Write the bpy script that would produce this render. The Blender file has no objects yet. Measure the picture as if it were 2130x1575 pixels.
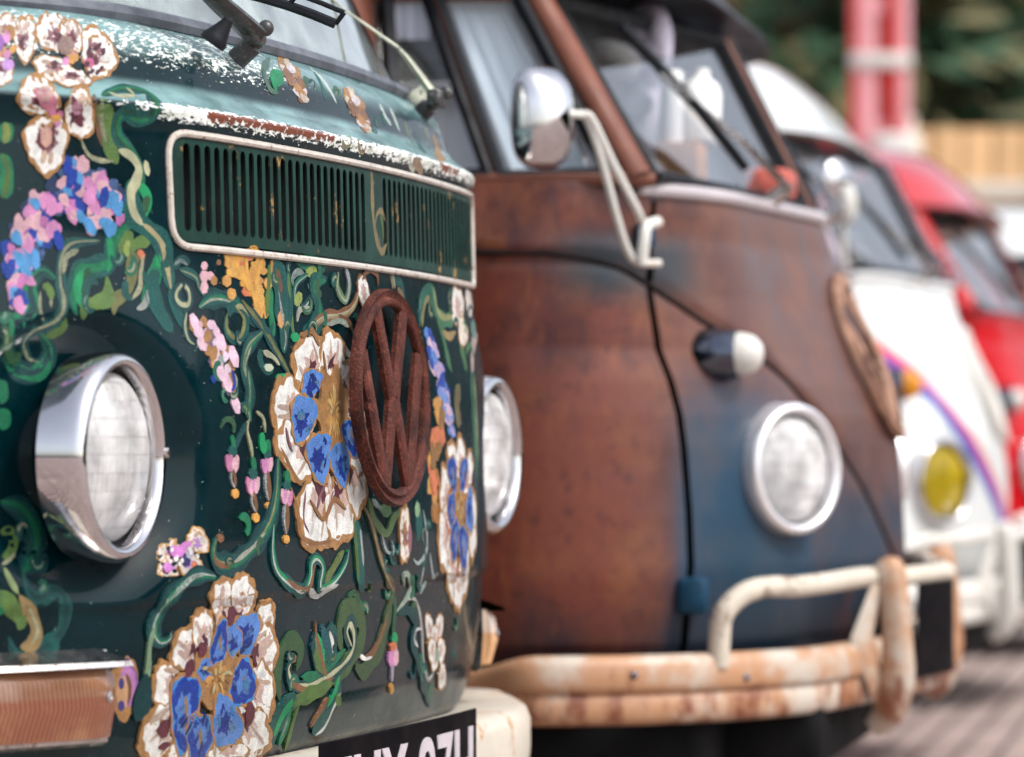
import bpy, math, random
import numpy as np
from mathutils import Vector, Matrix
from mathutils.bvhtree import BVHTree
R = math.radians
random.seed(7)
scene = bpy.context.scene
COL = scene.collection

# ------------------------------------------------------------------ camera, sky, sun
FPX = 7180.0; CX = 1065.0; HY = 930.0; CAMZ = 0.80          # focal length in photo pixels, principal column, horizon row
cam_d = bpy.data.cameras.new('camera'); cam = bpy.data.objects.new('camera', cam_d); COL.objects.link(cam)
cam.location = (0, 0, CAMZ); cam.rotation_euler = (R(90), 0, 0)
cam_d.sensor_width = 36; cam_d.lens = 36 * FPX / 2130; cam_d.shift_y = (HY - 787.5) / 2130
cam_d.clip_start = 0.05; cam_d.clip_end = 500
cam_d.dof.use_dof = True; cam_d.dof.focus_distance = 3.80; cam_d.dof.aperture_fstop = 3.9
scene.camera = cam
w = bpy.data.worlds.new('World'); scene.world = w; w.use_nodes = True
nt = w.node_tree; bg = nt.nodes['Background']
SUN_EL, SUN_AZ = 52.0, 118.0                                # azimuth measured clockwise from +Y (the view direction)
sky = nt.nodes.new('ShaderNodeTexSky'); sky.sky_type = 'NISHITA'; sky.sun_disc = False
sky.sun_elevation = R(SUN_EL); sky.sun_rotation = R(SUN_AZ); sky.dust_density = 3.0; sky.air_density = 1.0
hs = nt.nodes.new('ShaderNodeHueSaturation'); hs.inputs['Saturation'].default_value = 0.46
nt.links.new(sky.outputs[0], hs.inputs['Color']); nt.links.new(hs.outputs[0], bg.inputs['Color'])
bg.inputs['Strength'].default_value = 0.15
sd = bpy.data.lights.new('sun', 'SUN'); sun = bpy.data.objects.new('sun', sd); COL.objects.link(sun)
sd.energy = 1.1; sd.angle = R(12); sd.color = (1.0, 0.98, 0.95)
sdir = Vector((math.sin(R(SUN_AZ)) * math.cos(R(SUN_EL)), math.cos(R(SUN_AZ)) * math.cos(R(SUN_EL)), math.sin(R(SUN_EL))))
sun.rotation_euler = sdir.to_track_quat('Z', 'Y').to_euler()
scene.view_settings.view_transform = 'Standard'; scene.view_settings.look = 'None'
scene.view_settings.exposure = 1.0; scene.view_settings.gamma = 1.0

# ------------------------------------------------------------------ helpers
def lin(c):
    return tuple(((v / 255) / 12.92 if v / 255 <= 0.04045 else ((v / 255 + 0.055) / 1.055) ** 2.4) for v in c)

class MB:
    """collects shapes and links them as ONE mesh object"""
    def __init__(s): s.v = []; s.f = []; s.m = []; s.col = []; s.uv = []
    def add(s, vs, fs, mi=0, col=None, uv=None):
        o = len(s.v); s.v += [tuple(p) for p in vs]; s.f += [tuple(i + o for i in f) for f in fs]
        s.m += [mi] * len(fs); s.col += [col or (0, 0, 0, 0)] * len(vs); s.uv += uv or [(0, 0)] * len(vs)
    def grid(s, rows, mi=0, close=False, skip=None, flip=False):
        nr, nc = len(rows), len(rows[0]); vs = [p for r in rows for p in r]; fs = []
        for i in range(nr - 1):
            for j in range(nc if close else nc - 1):
                if skip and skip(i, j): continue
                k = (j + 1) % nc
                q = (i * nc + j, i * nc + k, (i + 1) * nc + k, (i + 1) * nc + j)
                fs.append(q[::-1] if flip else q)
        s.add(vs, fs, mi)
    def tube(s, path, r, n=10, mi=0, cap=True, sq=(1, 1), up=None):
        P = [Vector(p) for p in path]; rs = r if isinstance(r, (list, tuple)) else [r] * len(P)
        rows = []; pn = None
        for i, p in enumerate(P):
            t = (P[min(i + 1, len(P) - 1)] - P[max(i - 1, 0)]).normalized()
            if pn is None:
                a = Vector(up) if up else (Vector((0, 0, 1)) if abs(t.z) < .9 else Vector((1, 0, 0)))
            else: a = pn
            nrm = (a - t * a.dot(t)).normalized(); pn = nrm; b = t.cross(nrm)
            rows.append([p + (nrm * math.cos(k * 2 * math.pi / n) * sq[0] + b * math.sin(k * 2 * math.pi / n) * sq[1]) * rs[i] for k in range(n)])
        s.grid(rows, mi, close=True)
        if cap:
            o = len(s.v); 
            s.add([p for p in rows[0]], [tuple(range(n))[::-1]], mi); s.add([p for p in rows[-1]], [tuple(range(n))], mi)
    def box(s, c, d, mi=0, rot=None, bev=0.0):
        hx, hy, hz = d[0] / 2, d[1] / 2, d[2] / 2; b = min(bev, hx * .9, hy * .9, hz * .9)
        M = rot if rot else Matrix.Identity(3); c = Vector(c)
        if b <= 0:
            vs = [c + M @ Vector((x, y, z)) for x in (-hx, hx) for y in (-hy, hy) for z in (-hz, hz)]
            s.add(vs, [(0, 1, 3, 2), (4, 6, 7, 5), (0, 4, 5, 1), (2, 3, 7, 6), (0, 2, 6, 4), (1, 5, 7, 3)], mi); return
        rows = []
        def ring(z, k):
            x, y = hx - k, hy - k; q = b
            return [c + M @ Vector(p + (z,)) for p in ((x, y - q), (x - q * .3, y - q * .3), (x - q, y), (-x + q, y), (-x + q * .3, y - q * .3), (-x, y - q), (-x, -y + q), (-x + q * .3, -y + q * .3), (-x + q, -y), (x - q, -y), (x - q * .3, -y + q * .3), (x, -y + q))]
        rows = [ring(-hz, b), ring(-hz + b * .3, b * .3), ring(-hz + b, 0), ring(hz - b, 0), ring(hz - b * .3, b * .3), ring(hz, b)]
        s.grid(rows, mi, close=True); s.add(rows[0], [tuple(range(12))[::-1]], mi); s.add(rows[-1], [tuple(range(12))], mi)
    def revolve(s, prof, origin, axis, n=40, mi=0, sx=1.0):
        """prof: list of (radius, height along axis)"""
        ax = Vector(axis).normalized(); a = Vector((0, 0, 1)) if abs(ax.z) < .99 else Vector((1, 0, 0)); x = (a - ax * a.dot(ax)).normalized(); y = ax.cross(x); o = Vector(origin)
        rows = [[o + ax * h + (x * math.cos(k * 2 * math.pi / n) + y * math.sin(k * 2 * math.pi / n) * sx) * r for k in range(n)] for r, h in prof]
        s.grid(rows, mi, close=True)
    def sphere(s, c, rad, mi=0, nu=14, nv=8, rot=None):
        c = Vector(c); rad = Vector(rad) if not isinstance(rad, (int, float)) else Vector((rad,) * 3); M = rot or Matrix.Identity(3)
        rows = [[c + M @ Vector((rad.x * math.sin(math.pi * i / nv) * math.cos(2 * math.pi * j / nu), rad.y * math.sin(math.pi * i / nv) * math.sin(2 * math.pi * j / nu), rad.z * math.cos(math.pi * i / nv))) for j in range(nu)] for i in range(nv + 1)]
        s.grid(rows, mi, close=True, flip=True)
    def build(s, name, mats, parent=None, smooth=True, angle=40, label=None):
        me = bpy.data.meshes.new(name); me.from_pydata(s.v, [], s.f)
        for m in (mats if isinstance(mats, list) else [mats]): me.materials.append(m)
        me.polygons.foreach_set('material_index', s.m)
        if any(c[3] > 0 for c in s.col):
            ca = me.color_attributes.new('Col', 'FLOAT_COLOR', 'POINT')
            ca.data.foreach_set('color', np.array(s.col, dtype=np.float32).ravel())
            ul = me.uv_layers.new(name='UVMap'); li = np.zeros(len(me.loops), dtype=np.int32); me.loops.foreach_get('vertex_index', li)
            ul.data.foreach_set('uv', np.array(s.uv, dtype=np.float32)[li].ravel())
        if smooth:
            me.polygons.foreach_set('use_smooth', [True] * len(me.polygons)); me.update()
            try: me.set_sharp_from_angle(angle=R(angle))
            except Exception: pass
        me.validate(); me.update()
        o = bpy.data.objects.new(name, me); COL.objects.link(o)
        if parent: o.parent = parent
        if label: o['label'] = label
        return o

def tag(o, label=None, cat=None, group=None, kind=None):
    if label: o['label'] = label
    if cat: o['category'] = cat
    if group: o['group'] = group
    if kind: o['kind'] = kind
    return o
def thing(name, loc, rz, label, cat, group=None):
    o = bpy.data.objects.new(name, None); COL.objects.link(o); o.empty_display_size = .2
    o.location = loc; o.rotation_euler = (0, 0, rz); return tag(o, label, cat, group)

def interp(tab, x):
    return float(np.interp(x, [a[0] for a in tab], [a[1] for a in tab]))
def sstep(a, b, x):
    t = max(0.0, min(1.0, (x - a) / (b - a))); return t * t * (3 - 2 * t)
def spline(pts, n=8, closed=False):
    P = [Vector(p) for p in pts]; out = []; N = len(P); rng = range(N if closed else N - 1)
    for i in rng:
        p1, p2 = P[i], P[(i + 1) % N]
        p0 = P[(i - 1) % N] if (closed or i > 0) else p1 * 2 - p2
        p3 = P[(i + 2) % N] if (closed or i + 2 < N) else p2 * 2 - p1
        for k in range(n):
            t = k / n
            out.append(.5 * ((2 * p1) + (p2 - p0) * t + (2 * p0 - 5 * p1 + 4 * p2 - p3) * t * t + (3 * p1 - p0 - 3 * p2 + p3) * t ** 3))
    if not closed: out.append(P[-1])
    return out

# ------------------------------------------------------------------ materials
class NT:
    def __init__(s, name):
        s.m = bpy.data.materials.new(name); s.m.use_nodes = True; s.t = s.m.node_tree; s.b = s.t.nodes['Principled BSDF']
    def n(s, typ, **kw):
        nd = s.t.nodes.new(typ)
        for k, v in kw.items():
            if k.startswith('i_'):
                nd.inputs[k[2:].replace('_', ' ')].default_value = v
            else: setattr(nd, k, v)
        return nd
    def put(s, sock, v):
        if hasattr(v, 'links') or isinstance(v, bpy.types.NodeSocket): s.t.links.new(v, sock)
        else: sock.default_value = v
    def math(s, op, a, b=0.0, c=0.0, clamp=False):
        nd = s.n('ShaderNodeMath', operation=op); nd.use_clamp = clamp
        s.put(nd.inputs[0], a); s.put(nd.inputs[1], b)
        if op in ('MULTIPLY_ADD',): s.put(nd.inputs[2], c)
        return nd.outputs[0]
    def noise(s, scale, vec=None, detail=4, rough=.6, dist=0.0):
        nd = s.n('ShaderNodeTexNoise'); nd.inputs['Scale'].default_value = scale; nd.inputs['Detail'].default_value = detail
        nd.inputs['Roughness'].default_value = rough; nd.inputs['Distortion'].default_value = dist
        s.t.links.new(vec if vec is not None else s.obj(), nd.inputs['Vector']); return nd.outputs['Fac']
    def obj(s):
        if not hasattr(s, '_o'): s._o = s.n('ShaderNodeTexCoord').outputs['Object']
        return s._o
    def xyz(s, vec=None):
        nd = s.n('ShaderNodeSeparateXYZ'); s.t.links.new(vec if vec is not None else s.obj(), nd.inputs[0]); return nd.outputs
    def scale(s, v3, vec=None):
        nd = s.n('ShaderNodeMapping'); nd.inputs['Scale'].default_value = v3; s.t.links.new(vec if vec is not None else s.obj(), nd.inputs['Vector']); return nd.outputs[0]
    def rng(s, v, a, b, c=0.0, d=1.0, smooth=True):
        nd = s.n('ShaderNodeMapRange'); nd.interpolation_type = 'SMOOTHSTEP' if smooth else 'LINEAR'
        s.put(nd.inputs[0], v); nd.inputs[1].default_value = a; nd.inputs[2].default_value = b; nd.inputs[3].default_value = c; nd.inputs[4].default_value = d
        return nd.outputs[0]
    def mix(s, f, a, b, mode='MIX'):
        nd = s.n('ShaderNodeMix', data_type='RGBA', blend_type=mode); s.put(nd.inputs[0], f)
        for sock, v in ((nd.inputs[6], a), (nd.inputs[7], b)):
            if isinstance(v, bpy.types.NodeSocket): s.t.links.new(v, sock)
            else: sock.default_value = (*v[:3], 1)
        return nd.outputs[2]
    def bump(s, h, strength=.3, dist=.002):
        nd = s.n('ShaderNodeBump'); nd.inputs['Strength'].default_value = strength; nd.inputs['Distance'].default_value = dist
        s.t.links.new(h, nd.inputs['Height']); s.t.links.new(nd.outputs[0], s.b.inputs['Normal']); return nd
    def set(s, **kw):
        for k, v in kw.items():
            nm = {'base': 'Base Color', 'rough': 'Roughness', 'metal': 'Metallic', 'coat': 'Coat Weight', 'coatr': 'Coat Roughness', 'spec': 'Specular IOR Level', 'trans': 'Transmission Weight', 'ior': 'IOR', 'alpha': 'Alpha'}[k]
            if k == 'base' and isinstance(v, tuple): v = (*v[:3], 1)
            s.put(s.b.inputs[nm], v)
        return s

def simple(name, col, rough=.5, metal=0.0, var=.25, vs=30, bump=0.15, bs=200, coat=0.0, dirt=None, dirtamt=.5, ds=14):
    m = NT(name); c = lin(col)
    n1 = m.noise(vs); f = m.rng(n1, .3, .7)
    base = m.mix(f, tuple(x * (1 - var) for x in c), tuple(min(1, x * (1 + var * .6)) for x in c))
    rr = m.rng(m.noise(vs * .7), .3, .75, max(0, rough - .08), min(1, rough + .15))
    if dirt:
        d = m.rng(m.noise(ds, detail=6, rough=.7), .62 - dirtamt * .25, .70 - dirtamt * .1)
        base = m.mix(d, base, lin(dirt))
    m.set(base=base, rough=rr, metal=metal, coat=coat)
    if not metal: m.set(spec=.2 if rough >= .3 else .4)
    if bump: m.bump(m.noise(bs, detail=3), bump, .0008)
    return m.m

def glass(name, tint=(1, 1, 1), dirt=.12, rough=.02, ior=1.5, dust_sheen_col=(190, 195, 195)):
    """thin pane: clear where looked through, mirror by Fresnel, a film of dust (painted sky sheen on the windscreen)"""
    m = NT(name); t = m.t
    fr = m.n('ShaderNodeFresnel'); fr.inputs['IOR'].default_value = ior
    gl = m.n('ShaderNodeBsdfGlossy'); gl.inputs['Roughness'].default_value = rough
    tr = m.n('ShaderNodeBsdfTransparent'); tr.inputs['Color'].default_value = (*tint, 1)
    df = m.n('ShaderNodeBsdfDiffuse'); df.inputs['Color'].default_value = (*lin(dust_sheen_col), 1)
    dn = m.rng(m.noise(9, detail=6), .35, .8, dirt * .4, dirt * 1.6)
    m1 = m.n('ShaderNodeMixShader'); m.put(m1.inputs[0], dn); t.links.new(tr.outputs[0], m1.inputs[1]); t.links.new(df.outputs[0], m1.inputs[2])
    m2 = m.n('ShaderNodeMixShader'); f2 = m.math('MULTIPLY', fr.outputs[0], 1.7, clamp=True); m.put(m2.inputs[0], f2)
    t.links.new(m1.outputs[0], m2.inputs[1]); t.links.new(gl.outputs[0], m2.inputs[2])
    t.links.new(m2.outputs[0], t.nodes['Material Output'].inputs['Surface']); return m.m

M = {}
M['chrome'] = simple('chrome', (205, 203, 205), .06, 1.0, .08, 12, .04, 60)
M['satin_chrome'] = simple('satin_chrome', (236, 234, 236), .32, .75, .05, 12, .04, 60)
M['dark_chrome'] = simple('dark_chrome', (96, 100, 112), .12, 1.0, .2, 12, .04, 60)
M['old_chrome'] = simple('old_chrome', (190, 185, 182), .22, 1.0, .2, 40, .1, 200, dirt=(95, 70, 55), dirtamt=.35, ds=60)
M['cream_trim'] = simple('cream_trim', (186, 178, 168), .35, 0, .15, 60, .2, 200, coat=.3, dirt=(110, 78, 58), dirtamt=.25, ds=90)
M['black_rubber'] = simple('black_rubber', (22, 25, 30), .5, 0, .3, 40, .2, 150)
M['grey_rubber'] = simple('grey_rubber', (92, 96, 104), .5, 0, .25, 50, .2, 150)
M['black'] = simple('dark_cavity', (5, 5, 7), .8, 0, .2, 10, 0)
M['wiper_metal'] = simple('wiper_metal', (66, 66, 66), .34, .3, .3, 60, .3, 300, dirt=(120, 116, 108), dirtamt=.3, ds=120)
M['wiper_light'] = simple('wiper_light', (168, 170, 150), .4, .2, .3, 60, .3, 300, dirt=(60, 62, 60), dirtamt=.3, ds=120)
M['white_enamel'] = simple('white_enamel', (205, 202, 194), .3, 0, .06, 6, .05, 60, coat=.5, dirt=(170, 130, 80), dirtamt=.05, ds=9)
M['plate_black'] = simple('plate_black', (4, 3, 7), .5, 0, .2, 20, .05, 60, coat=.0)
M['plate_black'].node_tree.nodes['Principled BSDF'].inputs['Specular IOR Level'].default_value = .05
M['plate_silver'] = simple('plate_silver', (180, 172, 176), .45, 0, .08, 60, .1, 200)
M['tyre'] = simple('tyre', (12, 12, 13), .8, 0, .25, 40, .3, 120)
M['cardboard'] = simple('cardboard', (186, 132, 84), .8, 0, .1, 20, .1, 60)
M['interior'] = simple('interior_dark', (14, 15, 22), .7, 0, .3, 12, .1, 60)
M['seat_grey'] = simple('seat_vinyl', (120, 122, 132), .5, 0, .2, 20, .1, 60)
M['pale_cloth'] = simple('pale_cloth', (226, 226, 228), .85, 0, .1, 20, .1, 60)
def cloth():
    m = NT('curtain_cloth'); t = m.t; d_ = m.n('ShaderNodeBsdfDiffuse'); d_.inputs['Color'].default_value = (.78, .82, .90, 1); tl = m.n('ShaderNodeBsdfTranslucent'); tl.inputs['Color'].default_value = (.78, .83, .92, 1)
    mx = m.n('ShaderNodeMixShader'); mx.inputs[0].default_value = .6; t.links.new(d_.outputs[0], mx.inputs[1]); t.links.new(tl.outputs[0], mx.inputs[2]); t.links.new(mx.outputs[0], t.nodes['Material Output'].inputs['Surface']); return m.m
M['added_curtain'] = cloth()
M['glass'] = glass('window_glass', dirt=.035)
M['glass_green'] = glass('windscreen_glass', (.86, .96, .92), .42, .03, 1.62, (206, 220, 214))  # heavy pale film painted in for the sky mirrored in this screen
M['lamp_lens'] = None

def lens_mat(name, tint, dif=.45):
    m = NT(name); t = m.t; x, y, z = m.xyz()
    rib = m.n('ShaderNodeTexWave', wave_type='BANDS', bands_direction='X'); rib.inputs['Scale'].default_value = 55; rib.inputs['Distortion'].default_value = .3
    t.links.new(m.obj(), rib.inputs['Vector'])
    blk = m.n('ShaderNodeTexBrick'); blk.inputs['Scale'].default_value = 1; blk.inputs['Brick Width'].default_value = .03; blk.inputs['Row Height'].default_value = .018; blk.inputs['Mortar Size'].default_value = .0007; blk.inputs['Color1'].default_value = (.48, .45, .43, 1); blk.inputs['Color2'].default_value = (1, 1, 1, 1); blk.inputs['Mortar'].default_value = (.40, .38, .36, 1)
    cb = m.n('ShaderNodeCombineXYZ'); t.links.new(x, cb.inputs[0]); t.links.new(z, cb.inputs[1]); t.links.new(cb.outputs[0], blk.inputs['Vector'])
    h = m.math('ADD', m.math('MULTIPLY', rib.outputs['Fac'], .5), m.math('MULTIPLY', blk.outputs['Fac'], -.5))
    bp = m.n('ShaderNodeBump'); bp.inputs['Strength'].default_value = .9; bp.inputs['Distance'].default_value = .002; t.links.new(h, bp.inputs['Height'])
    gl = m.n('ShaderNodeBsdfGlossy'); gl.inputs['Roughness'].default_value = .05; t.links.new(bp.outputs[0], gl.inputs['Normal'])
    rf = m.n('ShaderNodeBsdfRefraction'); rf.inputs['IOR'].default_value = 1.18; rf.inputs['Roughness'].default_value = .08; rf.inputs['Color'].default_value = (*tint, 1); t.links.new(bp.outputs[0], rf.inputs['Normal'])
    df = m.n('ShaderNodeBsdfDiffuse'); ribs = m.n('ShaderNodeTexWave', wave_type='BANDS', bands_direction='X'); ribs.inputs['Scale'].default_value = 40; t.links.new(m.obj(), ribs.inputs['Vector']); q0 = m.mix(m.math('MULTIPLY', ribs.outputs['Fac'], .75), blk.outputs['Color'], (.8, .8, .8)); q0 = m.mix(m.rng(m.noise(11, m.scale((1, 1, 3)), detail=3), .4, .6, .2, .8), q0, (.92, .92, .92)); dc = m.mix(1.0, q0, tint, 'MULTIPLY'); t.links.new(dc, df.inputs['Color']); t.links.new(bp.outputs[0], df.inputs['Normal'])
    m1 = m.n('ShaderNodeMixShader'); m.put(m1.inputs[0], m.rng(m.noise(13, detail=5), .3, .7, dif * .6, dif * 1.3)); t.links.new(rf.outputs[0], m1.inputs[1]); t.links.new(df.outputs[0], m1.inputs[2])
    fr = m.n('ShaderNodeFresnel'); fr.inputs['IOR'].default_value = 1.5; t.links.new(bp.outputs[0], fr.inputs['Normal'])
    m2 = m.n('ShaderNodeMixShader'); m.put(m2.inputs[0], m.math('MULTIPLY', fr.outputs[0], .8, clamp=True)); t.links.new(m1.outputs[0], m2.inputs[1]); t.links.new(gl.outputs[0], m2.inputs[2])
    t.links.new(m2.outputs[0], t.nodes['Material Output'].inputs['Surface']); return m.m
M['lamp_lens'] = lens_mat('headlight_lens', (.97, .96, .95), .62)
M['yellow_lens'] = lens_mat('yellow_headlight_lens', (.46, .33, .0), .9)
M['reflector'] = simple('reflector', (225, 222, 218), .12, 1.0, .1, 20, .05, 60)

def green_paint(name, wear_sheen=True, tint=(0, 28, 33)):
    m = NT(name); x, y, z = m.xyz(); c = lin(tint)
    base = m.mix(m.rng(m.noise(7, detail=5), .3, .7), tuple(v * .62 for v in c), tuple(v * 1.2 for v in c))
    base = m.mix(m.rng(m.noise(160, detail=2), .74, .78), base, lin((70, 110, 100)))        # stray flecks
    if wear_sheen:
        # sky sheen painted in as a chalky tint on upward faces: the ledge above the ridge and the shoulder under the screen
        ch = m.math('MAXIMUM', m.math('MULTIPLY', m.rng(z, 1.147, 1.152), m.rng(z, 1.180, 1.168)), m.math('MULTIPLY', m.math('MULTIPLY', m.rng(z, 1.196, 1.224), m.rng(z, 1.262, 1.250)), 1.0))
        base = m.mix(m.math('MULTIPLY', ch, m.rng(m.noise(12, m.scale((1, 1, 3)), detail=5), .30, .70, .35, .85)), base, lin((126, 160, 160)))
        n_f = m.noise(230, m.scale((.35, 1, 1)), detail=4, rough=.75); n_c = m.noise(9, detail=3)
        # flaked band over the cowl shoulder
        zb = m.math('MULTIPLY', m.rng(z, 1.176, 1.212), m.rng(z, 1.250, 1.236))
        ub = m.math('MULTIPLY', m.rng(x, -.72, -.60), m.rng(x, -.02, -.26))
        lvl = m.math('ADD', m.math('MULTIPLY', m.math('MULTIPLY', zb, ub), m.math('ADD', m.math('MULTIPLY', n_c, .30), .04)), .105)
        a = m.rng(m.math('ADD', n_f, lvl), .80, .835)
        # edge of the belt ridge: white primer with rust at its core
        zr = m.math('MULTIPLY', m.rng(z, 1.126, 1.142), m.rng(z, 1.156, 1.148)); ur = m.rng(x, -.62, -.50)
        lr = m.math('ADD', m.math('MULTIPLY', m.math('MULTIPLY', zr, ur), .285), m.math('MULTIPLY', n_c, .15))
        b = m.rng(m.math('ADD', n_f, lr), .78, .82)
        wm = m.math('MAXIMUM', a, b)
        base = m.mix(wm, base, m.mix(m.rng(m.noise(60), .4, .7), lin((236, 240, 236)), lin((190, 196, 184))))
        rl = m.math('ADD', m.math('MULTIPLY', m.math('MULTIPLY', m.rng(z, 1.134, 1.144), m.rng(z, 1.151, 1.147)), .30), m.math('MULTIPLY', m.math('MAXIMUM', m.math('MULTIPLY', m.rng(x, -.47, -.42), m.rng(x, -.06, -.16)), m.math('MULTIPLY', m.rng(x, .22, .27), m.rng(x, .38, .34))), .42))
        rm = m.math('MULTIPLY', m.rng(m.math('ADD', m.noise(120), rl), 1.08, 1.16), ur)
        base = m.mix(rm, base, lin((112, 62, 44)))
    # rust run and bruise by the lower seam
    m.set(base=base, rough=m.rng(m.noise(14, detail=6), .3, .7, .20, .42), coat=.28, coatr=.06, spec=.06)
    m.bump(m.noise(45, detail=5), .12, .002); return m.m
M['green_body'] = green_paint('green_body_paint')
M['green_grille'] = simple('green_grille_paint', (12, 46, 38), .42, 0, .35, 18, .3, 160, dirt=(150, 120, 70), dirtamt=.12, ds=22)

def stroke_mat():
    m = NT('folk_art_paint'); t = m.t
    a = m.n('ShaderNodeVertexColor'); a.layer_name = 'Col'
    uv = m.n('ShaderNodeUVMap'); uv.uv_map = 'UVMap'
    st = m.noise(1.0, m.scale((26, 11, 1), uv.outputs[0]), detail=3, rough=.7)
    blot = m.noise(70, detail=4); fine = m.noise(420, detail=2)
    f = m.rng(m.math('ADD', m.math('MULTIPLY', st, .6), m.math('MULTIPLY', blot, .4)), .38, .64)
    dk = m.mix(f, a.outputs['Color'], a.outputs['Color'], 'MULTIPLY')
    c1 = m.mix(m.math('MULTIPLY', m.rng(f, .0, 1.0, 1.0, 0.0), .42), a.outputs['Color'], lin((2, 28, 32)))
    c2 = m.mix(m.math('MULTIPLY', m.rng(st, .55, .75), .22), c1, (1, 1, .95))
    # dry bristle gaps: alpha of the colour says how dry the brush was
    dry = m.rng(m.math('ADD', m.math('MULTIPLY', st, .75), m.math('MULTIPLY', fine, .25)), .44, .52)
    dryf = m.math('MULTIPLY', dry, m.rng(a.outputs['Alpha'], 1.0, 0.3, 0.0, 1.0, False))
    c3 = m.mix(dryf, c2, lin((0, 24, 30)))
    pit = m.rng(m.noise(650, detail=1), .72, .76)
    c4 = m.mix(m.math('MULTIPLY', pit, .8), c3, lin((30, 40, 38)))
    m.set(base=c4, rough=.45, coat=.10, coatr=.15, spec=.15)
    m.bump(m.math('ADD', st, m.math('MULTIPLY', blot, .6)), .5, .0015); return m.m
M['strokes'] = stroke_mat()

def rusty(name, cols, rough=.62, scale=9, bump=.4, coat=0.0, fine=260, k=.62):
    cols0 = list(cols); cols = [tuple(v * math.sqrt(k) for v in c_) for c_ in cols]; m = NT(name); n = m.noise(scale, detail=7, rough=.68); 
    c = m.mix(m.rng(n, .30, .50), lin(cols[0]), lin(cols[1])); c = m.mix(m.rng(n, .48, .68), c, lin(cols[2]))
    sp = m.noise(fine, detail=3); c = m.mix(m.math('MULTIPLY', m.rng(sp, .5, .68), .55), c, lin(cols[3]))
    pt_ = m.noise(14, detail=4); c = m.mix(m.rng(pt_, .52, .66, 0, .6), c, tuple(v * .45 for v in lin(cols0[0]))); c = m.mix(m.rng(m.noise(19, detail=6, rough=.7), .60, .68, 0, .6), c, tuple(v * 1.25 * k for v in lin(cols0[3])))
    m.set(base=c, rough=rough, coat=coat, coatr=.25, spec=.18); m.bump(m.math('ADD', sp, m.math('MULTIPLY', n, .5)), bump, .0015); return m.m
M['rust_emblem'] = rusty('rusty_iron', [(44, 20, 18), (92, 42, 32), (116, 58, 44), (156, 88, 66)], .6, 40, 1.0, fine=300, k=.6)

def patina():
    ld = lambda c: tuple(v * k_ for v, k_ in zip(lin(c), (.62, .50, .50)))
    m = NT('rust_patina_paint'); x, y, z = m.xyz(); big = m.noise(2.6, detail=6, rough=.62); mid = m.noise(9, detail=5)
    c = m.mix(m.rng(big, .36, .54), ld((80, 44, 46)), ld((132, 76, 58))); c = m.mix(m.rng(mid, .46, .70), c, ld((142, 92, 58)))
    c = m.mix(m.rng(m.noise(4.2, m.scale((1, 1, .4)), detail=5), .52, .64), c, ld((74, 50, 58)))
    c = m.mix(m.math('MULTIPLY', m.rng(m.noise(34, detail=6, rough=.75), .50, .66), .55), c, ld((66, 38, 40))); c = m.mix(m.math('MULTIPLY', m.rng(m.noise(55, m.scale((1, 1, .3)), detail=5), .56, .66), .4), c, ld((158, 100, 66)))
    # nose: duller brown
    front = m.rng(y, .26, .10); c = m.mix(m.math('MULTIPLY', front, .85), c, m.mix(m.rng(mid, .35, .7), ld((98, 72, 64)), ld((128, 98, 84))))
    # old blue paint surviving low on the nose corner and by the hinge
    lo = m.math('MULTIPLY', m.rng(z, 1.02, .72), m.rng(y, .32, .16)); lo = m.math('MULTIPLY', m.math('MULTIPLY', lo, m.rng(x, -.22, -.62)), m.rng(x, -.78, -.70, .25, 1.0))
    bl = m.rng(m.math('ADD', m.math('MULTIPLY', big, .5), m.math('MULTIPLY', lo, .42)), .33, .54)
    c = m.mix(m.math('MULTIPLY', bl, .80), c, m.mix(m.rng(mid, .3, .7), ld((18, 92, 126)), ld((62, 94, 110))))
    c = m.mix(m.math('MULTIPLY', m.math('MULTIPLY', m.rng(z, .86, .64), m.rng(y, .16, .05)), m.rng(m.noise(5, detail=6), .38, .6, .25, .85)), c, ld((36, 80, 104)))
    hz = m.math('MULTIPLY', m.math('MULTIPLY', m.rng(z, 1.0, 1.06), m.rng(z, 1.15, 1.09)), m.math('MULTIPLY', m.rng(y, .36, .27), m.rng(x, -.6, -.7)))
    c = m.mix(m.math('MULTIPLY', hz, .8), c, ld((52, 82, 92)))
    c = m.mix(m.rng(z, .62, .48, 0, .55), c, ld((26, 24, 32)))  # weaker sky light near the foot of the body, painted in
    m.set(base=c, rough=m.rng(mid, .3, .7, .34, .55), spec=.25, coat=.10, coatr=.25); m.bump(m.noise(60, detail=5), .25, .002); return m.m
M['patina'] = patina()

def bumper_mat():
    ld = lambda c: tuple(v * .62 for v in lin(c))
    m = NT('rusty_cream_bumper'); x, y, z = m.xyz(); n = m.noise(7, detail=6, rough=.65); n2 = m.noise(24, m.scale((1, 1, .5)), detail=5)
    c = m.mix(m.rng(n, .36, .56), ld((228, 216, 200)), ld((214, 160, 118)))
    low = m.rng(z, .450, .425); lvl = m.math('ADD', m.math('ADD', m.math('MULTIPLY', n2, .55), m.math('MULTIPLY', n, .35)), m.math('MULTIPLY', low, .085)); lvl = m.math('ADD', lvl, m.math('MULTIPLY', m.rng(x, -.6, -.2), .05))
    c = m.mix(m.rng(lvl, .50, .62), c, ld((150, 86, 56))); c = m.mix(m.rng(lvl, .62, .74), c, ld((74, 40, 30)))
    m.set(base=c, rough=.5, coat=.1); m.bump(n2, .4, .002); return m.m
M['bumper_rust'] = bumper_mat()
M['bumper_cream'] = simple('cream_bumper', (190, 182, 168), .45, 0, .1, 9, .2, 80, coat=.2, dirt=(170, 122, 72), dirtamt=.22, ds=16)
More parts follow.
